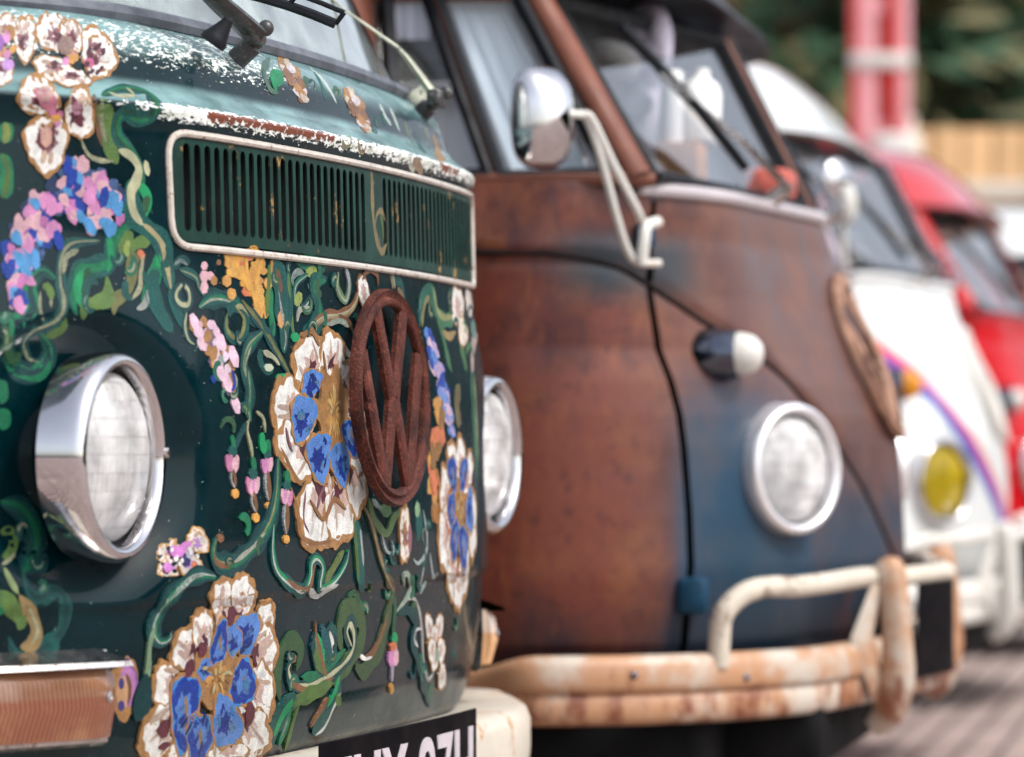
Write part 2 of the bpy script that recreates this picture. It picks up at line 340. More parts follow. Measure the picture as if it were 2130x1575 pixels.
M['worn_rail'] = simple('worn_cream_rail', (200, 190, 174), .5, 0, .14, 9, .3, 80, dirt=(96, 62, 44), dirtamt=.42, ds=9)
M['emblem_tan'] = rusty('tan_emblem_iron', [(96, 68, 56), (160, 120, 98), (190, 150, 126), (110, 78, 64)], .5, 20, .4, k=.85)
M['white_body'] = simple('white_van_paint', (208, 210, 207), .28, 0, .04, 5, .03, 40, coat=.6)
M['red_body'] = simple('red_van_paint', (176, 0, 14), .35, 0, .1, 5, .03, 40, coat=.12)
M['roof_dark'] = simple('dark_brown_roof_paint', (18, 12, 18), .45, 0, .25, 8, .1, 60)
M['red_roof'] = simple('glossy_red_roof_paint', (176, 14, 20), .22, 0, .06, 5, .03, 40, coat=.8)

# ------------------------------------------------------------------ ground
def ground():
    m = NT('block_paving'); t = m.t; x, y, z = m.xyz()
    br = m.n('ShaderNodeTexBrick'); br.inputs['Scale'].default_value = 1; br.inputs['Brick Width'].default_value = .21; br.inputs['Row Height'].default_value = .105
    br.inputs['Mortar Size'].default_value = .011; br.inputs['Mortar Smooth'].default_value = .3
    br.inputs['Color1'].default_value = (*lin((184, 164, 154)), 1); br.inputs['Color2'].default_value = (*lin((158, 138, 130)), 1); br.inputs['Mortar'].default_value = (*lin((58, 46, 44)), 1)
    mp = m.n('ShaderNodeMapping'); mp.inputs['Rotation'].default_value = (0, 0, R(-78)); t.links.new(m.obj(), mp.inputs['Vector']); t.links.new(mp.outputs[0], br.inputs['Vector'])
    c = m.mix(m.rng(m.noise(.9, detail=6), .35, .7), br.outputs['Color'], m.mix(.5, br.outputs['Color'], lin((118, 98, 94))))
    c = m.mix(m.rng(m.noise(40, detail=3), .5, .8, 0, .5), c, lin((96, 76, 70)))
    m.set(base=c, rough=.85); m.bump(br.outputs['Fac'], -.6, .006)
    b = MB(); b.grid([[(-150 + 10 * i, -60 + 10 * j, 0) for i in range(31)] for j in range(31)]); o = b.build('ground', m.m, smooth=False); tag(o, kind='structure')
ground()

# ================================================================== the floral bay-window van
C1 = Vector((-.203, 4.0)); YAW1 = 17.8
def frame(C, yaw):
    U = Vector((math.sin(R(yaw)), math.cos(R(yaw)))); W = Vector((math.cos(R(yaw)), -math.sin(R(yaw))))
    return C, U, W
def to_local(fr, P):
    C, U, W = fr; d = Vector((P[0], P[1])) - C; return Vector((d.dot(U), -d.dot(W), P[2]))
def pxw(px, py, d): return Vector(((px - CX) / FPX * d, d, CAMZ + (HY - py) / FPX * d))
FR1 = frame(C1, YAW1)
def pl(fr, px, py, d): return to_local(fr, pxw(px, py, d))
def ray(fr, px, py):
    o = to_local(fr, (0, 0, CAMZ)); p = to_local(fr, pxw(px, py, 5.0)); return o, (p - o).normalized()

BAY = [(.452, -.030), (.458, .000), (.47, .012), (.52, .030), (.60, .040), (.634, .0425), (.644, .048), (.70, .049), (.8, .047), (.9, .047), (1.0, .047), (1.12, .044), (1.136, .047), (1.142, .050), (1.146, .051), (1.150, .0485), (1.160, .034), (1.170, .021), (1.182, .016), (1.2, .012), (1.215, .004), (1.228, -.008), (1.238, -.024), (1.246, -.040)]
HLU, HLZ = .600, .790
def bay_w(u, z):
    au = abs(u); wv = interp(BAY, z) - (.085 + .075 * sstep(.84, 1.02, z)) * au * au
    k = .90
    if z > 1.15: k = .90 + .5 * sstep(1.15, 1.25, z)
    wv -= k * max(0, au - .4) ** 2
    r = math.hypot((au - HLU - .01), z - HLZ)
    wv -= .028 * (1 - sstep(.098, .150, r)) 
    wv += .0015 * math.exp(-((r - .153) / .010) ** 2) * (1 if au < HLU else 0)
    return wv
def bay_pt(s, z):
    """s: signed arc-ish coordinate; |s|<=.78 is u itself, then the corner, then the flank"""
    a = abs(s); sg = 1 if s >= 0 else -1
    ti = 0 if z < 1.2 else (z - 1.2) * .18
    if a <= .78: u = a; wv = bay_w(a, z)
    else:
        w1 = bay_w(.78, z); b = .86 - ti
        if a <= 1.0:
            t = (a - .78) / .22; u = (1 - t) ** 2 * .78 + 2 * t * (1 - t) * b + t * t * b; wv = (1 - t) ** 2 * w1 + 2 * t * (1 - t) * (w1 - .055) + t * t * (w1 - .19)
        else: u = b; wv = w1 - .19 - (a - 1.0)
    return Vector((sg * u, -wv, z))

bay = thing('camper_van', (C1.x, C1.y, 0), math.atan2(FR1[1].y, FR1[1].x), 'dark green camper van painted all over its front with flowers and vines, nearest the camera', 'van')
zs = sorted(set([round(a[0], 4) for a in BAY] + [round(z, 4) for z in np.arange(.46, 1.13, .0075)] + [1.141, 1.144, 1.148, 1.155, 1.165, 1.176, 1.19, 1.207, 1.222, 1.233]))
ss = list(np.arange(-.78, .7801, .012)); ss[-1] = .78
side = [.82, .86, .90, .94, .97, 1.0, 1.3, 1.7, 2.2, 2.8, 3.4, 4.0, 4.6]
cols_s = [-a for a in side[::-1]] + ss + side
body = MB()
rows = [[bay_pt(s, z) for s in cols_s] for z in zs]
def skip_grille(i, j):
    z = (zs[i] + zs[i + 1]) / 2; u = (cols_s[j] + cols_s[min(j + 1, len(cols_s) - 1)]) / 2
    return 1.018 < z < 1.116 and abs(u) < .474
body.grid(rows, 0, skip=skip_grille)
nb = len(body.v)
bvh_body = BVHTree.FromPolygons([Vector(v) for v in body.v], body.f)
def surf(u, z, off=0.0):
    p = bay_pt(u, z); e = .004
    a = bay_pt(u + e, z) - bay_pt(u - e, z); b = bay_pt(u, min(z + e, 1.2455)) - bay_pt(u, max(z - e, .452))
    n = a.cross(b).normalized(); return p + n * off

# --- grille plate with slots, trim, cavity
gr = MB()
def gp(u, z, off=.0): 
    p = surf(u, z, 0); return Vector((p.x, p.y - off, p.z))
GZ0, GZ1 = 1.012, 1.1185
def gtop(u): return GZ1
pit = .0192
def cell(u0, u1, slot=True):
    um = (u0 + u1) / 2; hw = (u1 - u0) * .31
    if not slot:
        n = max(1, int((u1 - u0) / .02)); 
        gr.grid([[gp(u0 + (u1 - u0) * i / n, z, .0015) for i in range(n + 1)] for z in np.linspace(GZ0, GZ1, 10)], 0); return
    z0, z1 = 1.0225, 1.1135
    arcb = [(um + hw * math.cos(a), z0 + hw - hw * math.sin(a)) for a in np.linspace(math.pi / 2, math.pi, 4)]     # bottom middle -> left
    left = arcb + [(um - hw, z0 + hw + (z1 - z0 - 2 * hw) * k / 3) for k in (1, 2)] + [(2 * um - x, z0 + z1 - y) for x, y in [(um + hw * math.cos(a), z0 + hw - hw * math.sin(a)) for a in np.linspace(0, math.pi / 2, 4)]]
    right = [(2 * um - x, y) for x, y in left]
    for side_, ue, fl in ((left, u0, False), (right, u1, True)):
        outer = [(um, GZ0)] + [(ue, GZ0 + (GZ1 - GZ0) * k / (len(side_) - 3)) for k in range(len(side_) - 2)] + [(um, GZ1)]
        a = [gp(x, y, .0015) for x, y in side_]; b = [gp(x, y, .0015) for x, y in outer]; c = [gp(x, y, -.0003) for x, y in side_]
        gr.grid([a, b], 0, flip=not fl); gr.grid([c, a], 0, flip=not fl)
uu = -.497
for g in range(2):
    st = -.470 if g == 0 else .026
    for k in range(24): cell(st + k * .0184, st + (k + 1) * .0184)
cell(-.470 + 24 * .0184, .026, False)
for a, b in ((-.486, -.470), (.026 + 24 * .0184, .486)): cell(a, b, False)
grille = gr.build('front_grille', [M['green_grille']], bay, angle=35)
cav = MB(); cav.grid([[gp(u, z, -.03) for u in np.linspace(-.47, .47, 20)] for z in (1.0, 1.122)], 0)
cav.build('air_duct', M['black'], bay)
def rr_path(u0t, u0b, z0, z1, r):
    pts = []
    L = [(-u0b, z0), (u0b, z0), (u0t, z1), (-u0t, z1)]
    for i in range(4):
        p = Vector(L[i]); a = (Vector(L[i - 1]) - p).normalized(); b = (Vector(L[(i + 1) % 4]) - p).normalized()
        for k in range(7):
            t = k / 6; q = (p + a * r) * (1 - t) ** 2 + p * 2 * t * (1 - t) + (p + b * r) * t * t; pts.append(q)
        n = Vector(L[(i + 1) % 4]) - p; m_ = int(n.length / .03)
        for k in range(1, m_): 
            q = (p + b * r) + b * (n.length - 2 * r) * k / m_; pts.append(q)
    return pts
tp = rr_path(.490, .486, 1.006, 1.1235, .028)
trim = MB(); P3 = [surf(q.x, q.y, .002) for q in tp]; P3.append(P3[0]); P3.append(P3[1]); trim.tube(P3, .0036, 8, cap=False, up=(0, -1, 0), sq=(1, 1.1))
trim.build('grille_trim', M['cream_trim'], bay)

# --- windscreen, seal, roof and rear of the bay van
def bay_up(u, z):
    w0 = -.042 - (z - 1.246) * .50; au = abs(u)
    return Vector((u, -(w0 - .16 * au * au - 1.5 * max(0, au - .38) ** 2), z))
seal = MB(); ul = .80
pts = [bay_up(u, 1.252) + Vector((0, -.004, 0)) for u in np.linspace(-.70, .70, 50)]
seal.tube(pts, .011, 8, up=(0, 0, 1)); seal.build('windscreen_seal', M['grey_rubber'], bay)
ws = MB(); ws.grid([[bay_up(u * (1 - (z - 1.25) * .10), z) for u in np.linspace(-.70, .70, 40)] for z in np.linspace(1.25, 1.72, 12)])
ws.build('windscreen', M['glass_green'], bay)
up = MB()
for sg in (-1, 1):                     # screen pillars and flanks with window band
    rows = []
    for z in np.linspace(1.243, 1.74, 12):
        a = bay_up(sg * .70 * (1 - (z - 1.25) * .10), z); bq = bay_pt(sg * 1.0, 1.24)
        ti = (z - 1.24) * .18; c = Vector((sg * (.86 - ti), a.y + .16, z))
        rows.append([a, a * .6 + Vector((c.x, a.y, z)) * .4 + Vector((0, .01, 0)), a * .15 + Vector((c.x, a.y + .03, z)) * .85, c, Vector((c.x, c.y + .12, z))])
    up.grid(rows, 0, flip=sg < 0)
    for (y0, y1) in ((1.05, 1.15), (1.95, 2.05), (2.85, 2.95), (3.75, 4.1)):
        up.box((sg * .82, (y0 + y1) / 2 , 1.49), (.05, y1 - y0, .52), 0)
    up.box((sg * .79, 2.45, 1.73), (.06, 3.3, .08), 0)
rt = [[Vector((math.cos(a) * .80 * f, 0, 1.74 + .20 * math.sqrt(max(0, 1 - f * f)))) for a in (0,)] for f in (1,)]
rows = []
for f in np.linspace(0, 1, 10):
    z = 1.74 + .2 * math.sin(f * math.pi / 2); k = math.cos(f * math.pi / 2) ** .6 if f < 1 else 0
    ring = []
    for th in np.linspace(0, 2 * math.pi, 48, endpoint=False):
        cx, cy = math.cos(th), math.sin(th); n = 5
        rr = (abs(cx) ** n + abs(cy) ** n) ** (-1 / n); ring.append(Vector((cx * rr * .80 * (.35 + .65 * k), 2.26 + cy * rr * 2.0 * (.75 + .25 * k), z)))
    rows.append(ring)
up.grid(rows, 0, close=True); up.add(rows[-1], [tuple(range(48))], 0); up.box((0, 4.3, .95), (1.7, .1, 1.6), 0)
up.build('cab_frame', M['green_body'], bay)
sg_ = MB()
for sg in (-1, 1):
    sg_.add([(sg * .85, .55, 1.25), (sg * .85, 3.8, 1.25), (sg * .78, 3.8, 1.70), (sg * .78, .75, 1.70)], [(0, 1, 2, 3)])
sg_.build('side_glass', M['glass'], bay)
inn = MB(); inn.box((0, 1.25, 1.16), (1.45, .5, .12), 0, bev=.03); 
for sx in (-.4, .4): inn.box((sx, 1.7, 1.25), (.5, .14, .6), 0, bev=.05)
inn.box((0, 2.2, .6), (1.5, 3.6, .3), 0); inn.box((0, .52, 1.20), (1.3, .30, .06), 0, bev=.02)
inn.build('cab_interior', M['interior'], bay)

def wheel(par, x, y, r=.31, hub='cream_trim', n=32):
    t = MB(); t.revolve([(r * .62, -.07), (r * .9, -.085), (r, -.06), (r, .06), (r * .9, .085), (r * .62, .07)], (x, y, r), (1, 0, 0), n)
    w_ = t.build('wheel', M['tyre'], par); h = MB(); h.revolve([(.001, .05), (r * .3, .055), (r * .45, .03), (r * .62, .075), (r * .64, -.075), (r * .45, -.03), (.001, -.05)], (x, y, r), (1, 0, 0), n)
    h.build('hub_cap', M[hub], w_)
for x in (-.70, .70):
    for y in (.95, 3.35): wheel(bay, x, y)

# --- headlights: bowl, ring, reflector, lens, screw
def headlight(par, o, ax, rad, depth, lens='lamp_lens', rim='chrome', screw=None, bowlflare=1.0):
    ax = Vector(ax).normalized(); o = Vector(o)
    r = MB(); k = rad / .105
    r.revolve([(.102 * k * bowlflare, -depth), (.1045 * k, -depth * .55), (.105 * k, -.016), (.1045 * k, -.006), (.1015 * k, .0015), (.0965 * k, .0045), (.0915 * k, .003), (.0885 * k, -.003), (.0875 * k, -.010), (.0865 * k, -.018)], o, ax, 64)
    ring = r.build('headlight', M[rim], par, angle=60)
    g = MB(); g.revolve([(.089 * k, -.012), (.087 * k, -.018), (.083 * k, -.016), (.0815 * k, -.010)], o, ax, 48); g.build('rubber_ring', M['black_rubber'], ring)
    f = MB(); f.revolve([(.082 * k, -.020), (.07 * k, -.040), (.05 * k, -.058), (.025 * k, -.068), (.001, -.070)], o, ax, 40); f.build('reflector', M['reflector'], ring)
    l = MB(); l.revolve([(.0835 * k, -.013)] + [(.083 * k * math.sin(a), -.011 + .022 * k * (math.cos(a) - .15)) for a in np.linspace(1.42, .001, 12)], o, ax, 48)
    lo = l.build('lens', M[lens], ring, angle=80)
    if screw:
        s_ = MB(); s_.revolve([(.006, -.004), (.0058, .003), (.004, .004), (.001, .0035)], Vector(screw), ax, 14); s_.build('screw', M['old_chrome'], ring)
    return ring
hlc = (-HLU, -.004, HLZ)
headlight(bay, (-HLU, .0, HLZ), (0, -1, 0), .1055, .046, screw=(-HLU + .099, -.003, HLZ + .004))
headlight(bay, (HLU, .0, HLZ), (0, -1, 0), .1055, .055, screw=(HLU - .099, -.003, HLZ + .004))

# --- round emblem, letters standing clear of the panel
def emblem(par, uc, zc, rad, base, nrm_off, mat, barw=.150, depth=.012, lean=0.0, curve=None):
    e = MB(); R_ = rad
    def P(x, z, off): 
        if curve: return curve(uc + x, zc + z, off)
        return Vector((uc + x, -(base + off) + z * lean, zc + z))
    n = 72
    prof = [(R_ * .845, .000), (R_ * .845, depth * .7), (R_ * .865, depth), (R_ * .90, depth * 1.05), (R_ * .925, depth * .55), (R_ * .95, depth * .6), (R_ * .985, depth * .95), (R_, depth * .4), (R_, -.001), (R_ * .95, -.002)]
    e.grid([[P(math.sin(2 * math.pi * k / n) * r, math.cos(2 * math.pi * k / n) * r, h) for k in range(n)] for r, h in prof], 0, close=True)
    def bar(a, b, wd):
        a = Vector(a) * R_; b = Vector(b) * R_; t = (b - a).normalized(); nn = Vector((-t.y, t.x)) * wd * R_ / 2; m = 10; rows = []
        for i in range(m + 1):
            c = a.lerp(b, i / m); rows.append([P(c.x + nn.x * q, c.y + nn.y * q, h) for q, h in ((1, 0), (1, depth * .65), (.7, depth * .95), (0, depth), (-.7, depth * .95), (-1, depth * .65), (-1, 0))])
        e.grid(rows, 0, flip=True); e.add([rows[0][k] for k in range(7)], [tuple(range(7))]); e.add([rows[-1][k] for k in range(7)], [tuple(range(7))[::-1]])
    bw = barw
    bar((-.36, .80), (-.035, -.0), bw); bar((.36, .80), (.035, -.0), bw)
    bar((-.76, .40), (-.325, -.80), bw); bar((.76, .40), (.325, -.80), bw)
    bar((-.30, -.80), (-.02, .0), bw); bar((.30, -.80), (.02, .0), bw)
    return e.build('round_badge', mat, par, angle=50)
emblem(bay, -.003, .857, .1255, .047, .020, M['rust_emblem'], .185, .009, curve=lambda x, z, off: Vector((x, -(.0475 - .08 * x * x + .018 + off) + (z - .857) * .045, z)))

# --- turn signals
def turn_signal(par, sg):
    u0, u1, z0, z1 = .600, .835, .506, .590
    amber = NT('amber_lens'); x, y, z = amber.xyz()
    wv = amber.n('ShaderNodeTexWave', wave_type='BANDS', bands_direction='X'); wv.inputs['Scale'].default_value = 70; wv.inputs['Distortion'].default_value = .6; amber.t.links.new(amber.obj(), wv.inputs['Vector'])
    top = lin((104, 62, 36)) if sg < 0 else lin((226, 206, 190)); bot = lin((104, 44, 12)) if sg < 0 else lin((222, 170, 120))
    c = amber.mix(amber.rng(z, .556, .552), top, bot); c = amber.mix(amber.rng(amber.noise(16, detail=5), .45, .7, 0, .45), c, lin((160, 112, 74)))
    c = amber.mix(amber.math('MULTIPLY', wv.outputs['Fac'], .14), c, lin((230, 190, 160)))
    amber.set(base=c, rough=.25, coat=.6); amber.bump(wv.outputs['Fac'], .5, .002)
    def sec(u, zc0, zc1, off):
        zm = (zc0 + zc1) / 2
        bz = [(zc0, .0), (zc0 + .004, off * .75), (zm - .002, off), (zc1 - .012, off * .92), (zc1, off * .62), (zc1, 0)]
        out = []
        for zz, o_ in bz: p = bay_pt(sg * u, zz); q = bay_pt(sg * u, zm); out.append(Vector((p.x, q.y - o_, zz)))
        return out
    us = list(np.linspace(u0, u1, 14)); b = MB()
    rows = [sec(u, z0 - .004, z1 + .008, .012) for u in [u0 - .008] + us + [u1 + .006]]
    b.grid(rows, 0, flip=sg > 0); b.add(rows[0], [tuple(range(6))]); b.add(rows[-1], [tuple(range(6))])
    hb = b.build('turn_signal', M['old_chrome'], par, angle=35)
    l = MB(); rows = [sec(u, z0 + .002, z1 - .006, .006 + .036 * math.sqrt(max(0, 1 - (abs((u - .7175) / .1245)) ** 6))) for u in us]
    l.grid(rows, 0, flip=sg > 0); l.add(rows[0], [tuple(range(6))]); l.add(rows[-1], [tuple(range(6))]); l.build('amber_lens', amber.m, hb, angle=35)
    tpb = MB(); rows = [[sec(u, z1 - .006, z1 + .004, .040)[k] + Vector((0, 0, dz)) for k, dz in ((0, -.002), (2, -.004), (3, .006), (5, .006))] for u in us]
    tpb.grid(rows, 0, flip=sg > 0); tpb.build('lens_hood', M['old_chrome'], hb, angle=35)
    sc = MB(); q = sec(u0 + .018, z0, z1, .036)[3]; sc.revolve([(.006, -.01), (.006, .003), (.003, .0045), (.001, .003)], (q.x, q.y, .553), (0, -1, 0), 14); sc.build('screw', M['old_chrome'], hb)
turn_signal(bay, -1); turn_signal(bay, 1)

# --- bumper and number plate
def bay_bump(u): 
    au = abs(u); return .074 - .07 * au * au - .9 * max(0, au - .5) ** 2
bp = MB(); prof = [(-.10, .458), (-.012, .461), (.0, .454), (.006, .440), (.006, .40), (.003, .375), (-.01, .350), (-.04, .344)]
rows = []
for u in list(np.linspace(-.80, .80, 50)):
    rows.append([Vector((u, -(bay_bump(u) + o_), z)) for o_, z in prof])
def bend_end(sg):
    out = []
    for k in range(1, 9):
        a = k / 8 * math.pi / 2; out.append([Vector((sg * (.80 + (.07 + o_) * math.sin(a)), -(bay_bump(.80) + o_ * math.cos(a) - .085 * (1 - math.cos(a)) ), z)) for o_, z in prof])
    for k in range(1, 4): out.append([p + Vector((0, .05 * k, 0)) for p in out[7]])
    return out
rows = bend_end(-1)[::-1] + rows + bend_end(1)
bp.grid(rows, 0); bump_o = bp.build('bumper', M['bumper_cream'], bay, angle=50)
def plate_pt(x, z, off): return Vector((x, -(.086 + off - .10 * x * x) , z))
pb = MB(); nx = 24
fr_ = [[plate_pt(x, z, o_) for x in np.linspace(-.27, .27, nx)] for z, o_ in ((.478, -.004), (.480, .0), (.479, .002), (.372, .002), (.371, 0), (.373, -.004))]
pb.grid(fr_, 0, flip=True); pl_o = pb.build('number_plate', M['plate_black'], bay, angle=50)
def text_mesh(txt, size, name, mapper, mat, par, extrude=.0012, spacing=1.0):
    cu = bpy.data.curves.new(name, 'FONT'); cu.body = txt; cu.size = size; cu.extrude = extrude; cu.align_x = 'CENTER'; cu.align_y = 'TOP'; cu.space_character = spacing; cu.offset = .0022
    tmp = bpy.data.objects.new(name, cu); COL.objects.link(tmp); bpy.context.view_layer.update()
    me = bpy.data.meshes.new_from_object(tmp.evaluated_get(bpy.context.evaluated_depsgraph_get())); COL.objects.unlink(tmp); bpy.data.objects.remove(tmp)
    for v in me.vertices: v.co = mapper(v.co)
    me.materials.clear(); me.materials.append(mat); o = bpy.data.objects.new(name, me); COL.objects.link(o); o.parent = par; return o
text_mesh('TUY 97H', .112, 'plate_lettering', lambda c: plate_pt(c.x * 1.10, .472 + c.y * 1.1, .0025 + c.z), M['plate_silver'], pl_o, spacing=1.08)

# --- wipers and washer nozzle
def wiper(par, piv, path, blade, light, widths):
    m1 = M['wiper_light'] if light else M['wiper_metal']
    a = MB(); a.revolve([(.012, -.022), (.012, .004), (.009, .006), (.009, .012), (.002, .013)], piv, (0, -.75, .62), 16)
    wo = a.build('wiper', M['wiper_metal'], par)
    b = MB(); b.tube(path, widths, 8, sq=(.55, 1.0)); b.build('arm', m1, wo, angle=50)
    h = MB(); p = Vector(path[0]); h.box(p, (.030, .018, .022), 0, bev=.004); h.sphere(p + Vector((.012, -.008, .008)), .009); h.build('arm_head', M['wiper_metal'], wo, angle=50)
    bl = MB()
    if blade:
        bl.tube(blade, .0055, 6); 
        up_ = [Vector(q) + Vector((0, -.010, .012)) for q in blade]; bl.tube(up_, .0028, 6)
        for i in range(0, len(blade), 2): bl.tube([blade[i], up_[i]], .003, 6)
        bl.build('blade', M['black_rubber'], wo)
d = 3.70
PL = lambda x, y, dd: pl(FR1, x, y, dd)
wiper(bay, PL(520, 98, 3.74), [PL(530, 72, 3.72), PL(500, 45, 3.70), PL(455, 5, 3.66), PL(400, -50, 3.62), PL(330, -130, 3.58)],
      [PL(x, y, 3.74) for x, y in ((470, -22), (540, -6), (600, 12), (650, 30), (698, 50))], False, [.017, .0165, .015, .013, .011])
wiper(bay, PL(888, 226, 4.34), [PL(908, 205, 4.32), PL(880, 168, 4.32), PL(848, 122, 4.32), PL(826, 98, 4.32), PL(770, 58, 4.31), PL(718, 22, 4.30), PL(660, -30, 4.28)],
      None, True, [.011, .0105, .007, .0045, .0035, .003, .003])
nz = MB(); q = PL(445, 84, 3.64); nz.revolve([(.0145, -.004), (.0150, .002), (.0125, .006), (.009, .015), (.006, .024), (.0055, .027), (.001, .028)], q, (.1, -.6, .8), 20); nz.build('washer_nozzle', M['black_rubber'], bay)
nz = MB(); q = PL(868, 210, 4.40); nz.revolve([(.0145, -.004), (.0150, .002), (.0125, .006), (.007, .022), (.001, .025)], q, (.1, -.6, .8), 20); nz.build('washer_nozzle', M['wiper_light'], bay)

# --- painted flowers: brush strokes laid on the body skin, part of the body mesh
TAN = (176, 128, 76); WHITE = (240, 238, 232); BLUSH = (226, 192, 178); MAUVE = (158, 104, 112); PLUM = (108, 44, 58); PINK = (220, 146, 196); LPINK = (228, 180, 190)
LBLUE = (84, 156, 214); BLUE = (16, 58, 160); PERI = (92, 138, 212); GOLD = (216, 160, 84); ORANGE = (228, 166, 78); CORAL = (222, 128, 86); TEAL = (6, 84, 78); TEALD = (4, 66, 68)
GREEN = (20, 128, 84); EMER = (18, 160, 96); OLIVE = (92, 124, 58); LIME = (148, 164, 84); CREAM = (204, 204, 164); SLATE = (66, 92, 140); PURPLE = (150, 98, 176); LIL = (198, 150, 214); INDIGO = (70, 60, 130); BROWN = (140, 96, 62)
_ord = [0]
grv = [Vector(v) for v in body.v] + [Vector(v) for v in gr.v]
bvh_all = BVHTree.FromPolygons(grv, body.f + [tuple(i + nb for i in f) for f in gr.f])
def hit(px, py):
    o, d_ = ray(FR1, px, py); r = bvh_all.ray_cast(o, d_)
    return (r[0], r[1]) if r[0] else (None, None)
def snap(p, off):
    r = bvh_all.find_nearest(p); n = r[1]
    if n.y > 0: n = -n
    if r[3] > .05: return None
    return r[0] + n * off
def pig(c):
    l = lin(c); m = min(l); k = .76 if m < .5 else .86
    return tuple(max(0, (v - .25 * (sum(l) / 3 - v) * 0) * k) for v in l)
_occ = {}
def lift(vs, step=2.2e-5):
    """how high the paint already stands under a new stroke, so that wet-on-dry layers never share a plane"""
    cells = set()
    for p in vs:
        i, k = int(math.floor(p[0] / .006)), int(math.floor(p[2] / .006))
        cells.update(((i, k), (i + 1, k), (i, k + 1), (i - 1, k), (i, k - 1)))
    h = max((_occ.get(c, 0.0) for c in cells), default=0.0) + step
    for c in cells: _occ[c] = h
    return .00014 + h
class Skip(Exception): pass
def stroke(pts, w_mm, col, dry=0.0, taper=(.25, .3), side=0.0, jit=.17, seg=6):
    w_ = w_mm / 1000; S = spline([Vector((p[0], p[1])) for p in pts], 10); P = []; 
    for q in S:
        a, n = hit(q.x, q.y)
        if a is not None and (not P or (a - P[-1][0]).length > .0025): P.append((a, n if n.y < 0 else -n))
    if len(P) < 3: return
    # drop jumps over silhouettes
    Q = [P[0]]
    for p in P[1:]:
        if (p[0] - Q[-1][0]).length < .08: Q.append(p)
    P = Q
    if len(P) < 3: return
    off = lift([p[0] for p in P]); L = 0; vs = []; uv = []; N = len(P); c = (*pig(col), max(.02, 1 - dry)); u0 = random.random() * 9
    ph = random.random() * 6
    for i, (p, n) in enumerate(P):
        t = (P[min(i + 1, N - 1)][0] - P[max(i - 1, 0)][0]).normalized(); b = n.cross(t).normalized(); f = i / (N - 1)
        if i: L += (P[i][0] - P[i - 1][0]).length
        k = 1.0
        if taper[0] > 0: k *= min(1, (f / taper[0]) ** .6 + .12)
        if taper[1] > 0: k *= min(1, ((1 - f) / taper[1]) ** .6 + .12)
        k *= 1 + jit * math.sin(L * 140 + ph) + jit * .6 * math.sin(L * 57 + ph * 3)
        for q in range(seg + 1):                     # first and last column: the edge of the paint, down on the skin
            e = max(0, min(seg - 2, q - 1)) / (seg - 2) * 2 - 1; r = snap(p + b * (e * w_ / 2 * k + side * w_), off if 0 < q < seg else -.0004)
            if r is None: return
            vs.append(r); uv.append((L * 1000 / 30 + u0, e * .5 + .5 + u0))
    m_ = seg + 1; fs = [(i * m_ + j, i * m_ + j + 1, (i + 1) * m_ + j + 1, (i + 1) * m_ + j) for i in range(N - 1) for j in range(m_ - 1)]
    body.add(vs, fs, 1, c, uv)
def blob(poly, col, dry=0.0, sc=1.0, wob=.05, shift=(0, 0), rings=3):
    c = Vector((sum(p[0] for p in poly) / len(poly), sum(p[1] for p in poly) / len(poly))); S = spline([Vector((p[0], p[1])) for p in poly], 5, True)
    ph = random.random() * 6; out = []
    n = len(S); H = [hit(c.x + shift[0] + (q.x - c.x) * sc, c.y + shift[1] + (q.y - c.y) * sc)[0] for q in S]; H = [p for p in H if p is not None]
    if len(H) < 4: return
    mid = sum(H, Vector()) / len(H); rad = max((p - mid).length for p in H); rings = max(2, min(5, int(rad / .009) + 1)); off = lift(H + [mid] + [mid.lerp(p, .5) for p in H]); vs = []; uv = []; a, nn = hit(c.x + shift[0], c.y + shift[1])
    if a is None: return
    cu = (*pig(col), max(.02, 1 - dry)); u0 = random.random() * 9
    r = snap(a, off); vs.append(r); uv.append((u0, u0))
    for k in range(1, rings + 1):
        for i, q in enumerate(S):
            g = (1 + wob * (math.sin(i * .55 + ph) + .6 * math.sin(i * 1.05 + ph * 2))) * sc * k / rings
            x = c.x + shift[0] + (q.x - c.x) * g; y = c.y + shift[1] + (q.y - c.y) * g
            h_, nn = hit(x, y)
            if h_ is None: h_ = a
            r = snap(h_, off) 
            if (r - vs[0]).length > .16: r = vs[0]
            vs.append(r); uv.append(((x - c.x) / 60 + u0, (y - c.y) / 30 + u0))
    for p in list(vs[-n:]):
        vs.append(snap(p, -.0004) or p); uv.append((u0, u0))
    fs = [(0, 1 + i, 1 + (i + 1) % n) for i in range(n)]
    for k in range(rings):
        fs += [(1 + k * n + i, 1 + k * n + (i + 1) % n, 1 + (k + 1) * n + (i + 1) % n, 1 + (k + 1) * n + i) for i in range(n)]
    body.add(vs, [f[::-1] for f in fs], 1, cu, uv)
def ell(cx, cy, rx, ry, rot=0, lob=0, la=.12, n=14):
    ph = random.random() * 6; out = []
    for k in range(n):
        a = 2 * math.pi * k / n; g = 1 + la * math.cos(lob * a + ph) if lob else 1
        x, y = rx * g * math.cos(a), ry * g * math.sin(a); c_, s_ = math.cos(R(rot)), math.sin(R(rot)); out.append((cx + x * c_ - y * s_, cy + x * s_ + y * c_))
    return out
def E(cx, cy, rx, ry, col, rot=0, dry=0.0, lob=0, la=.12, wob=.05): blob(ell(cx, cy, rx, ry, rot, lob, la), col, dry, wob=wob)
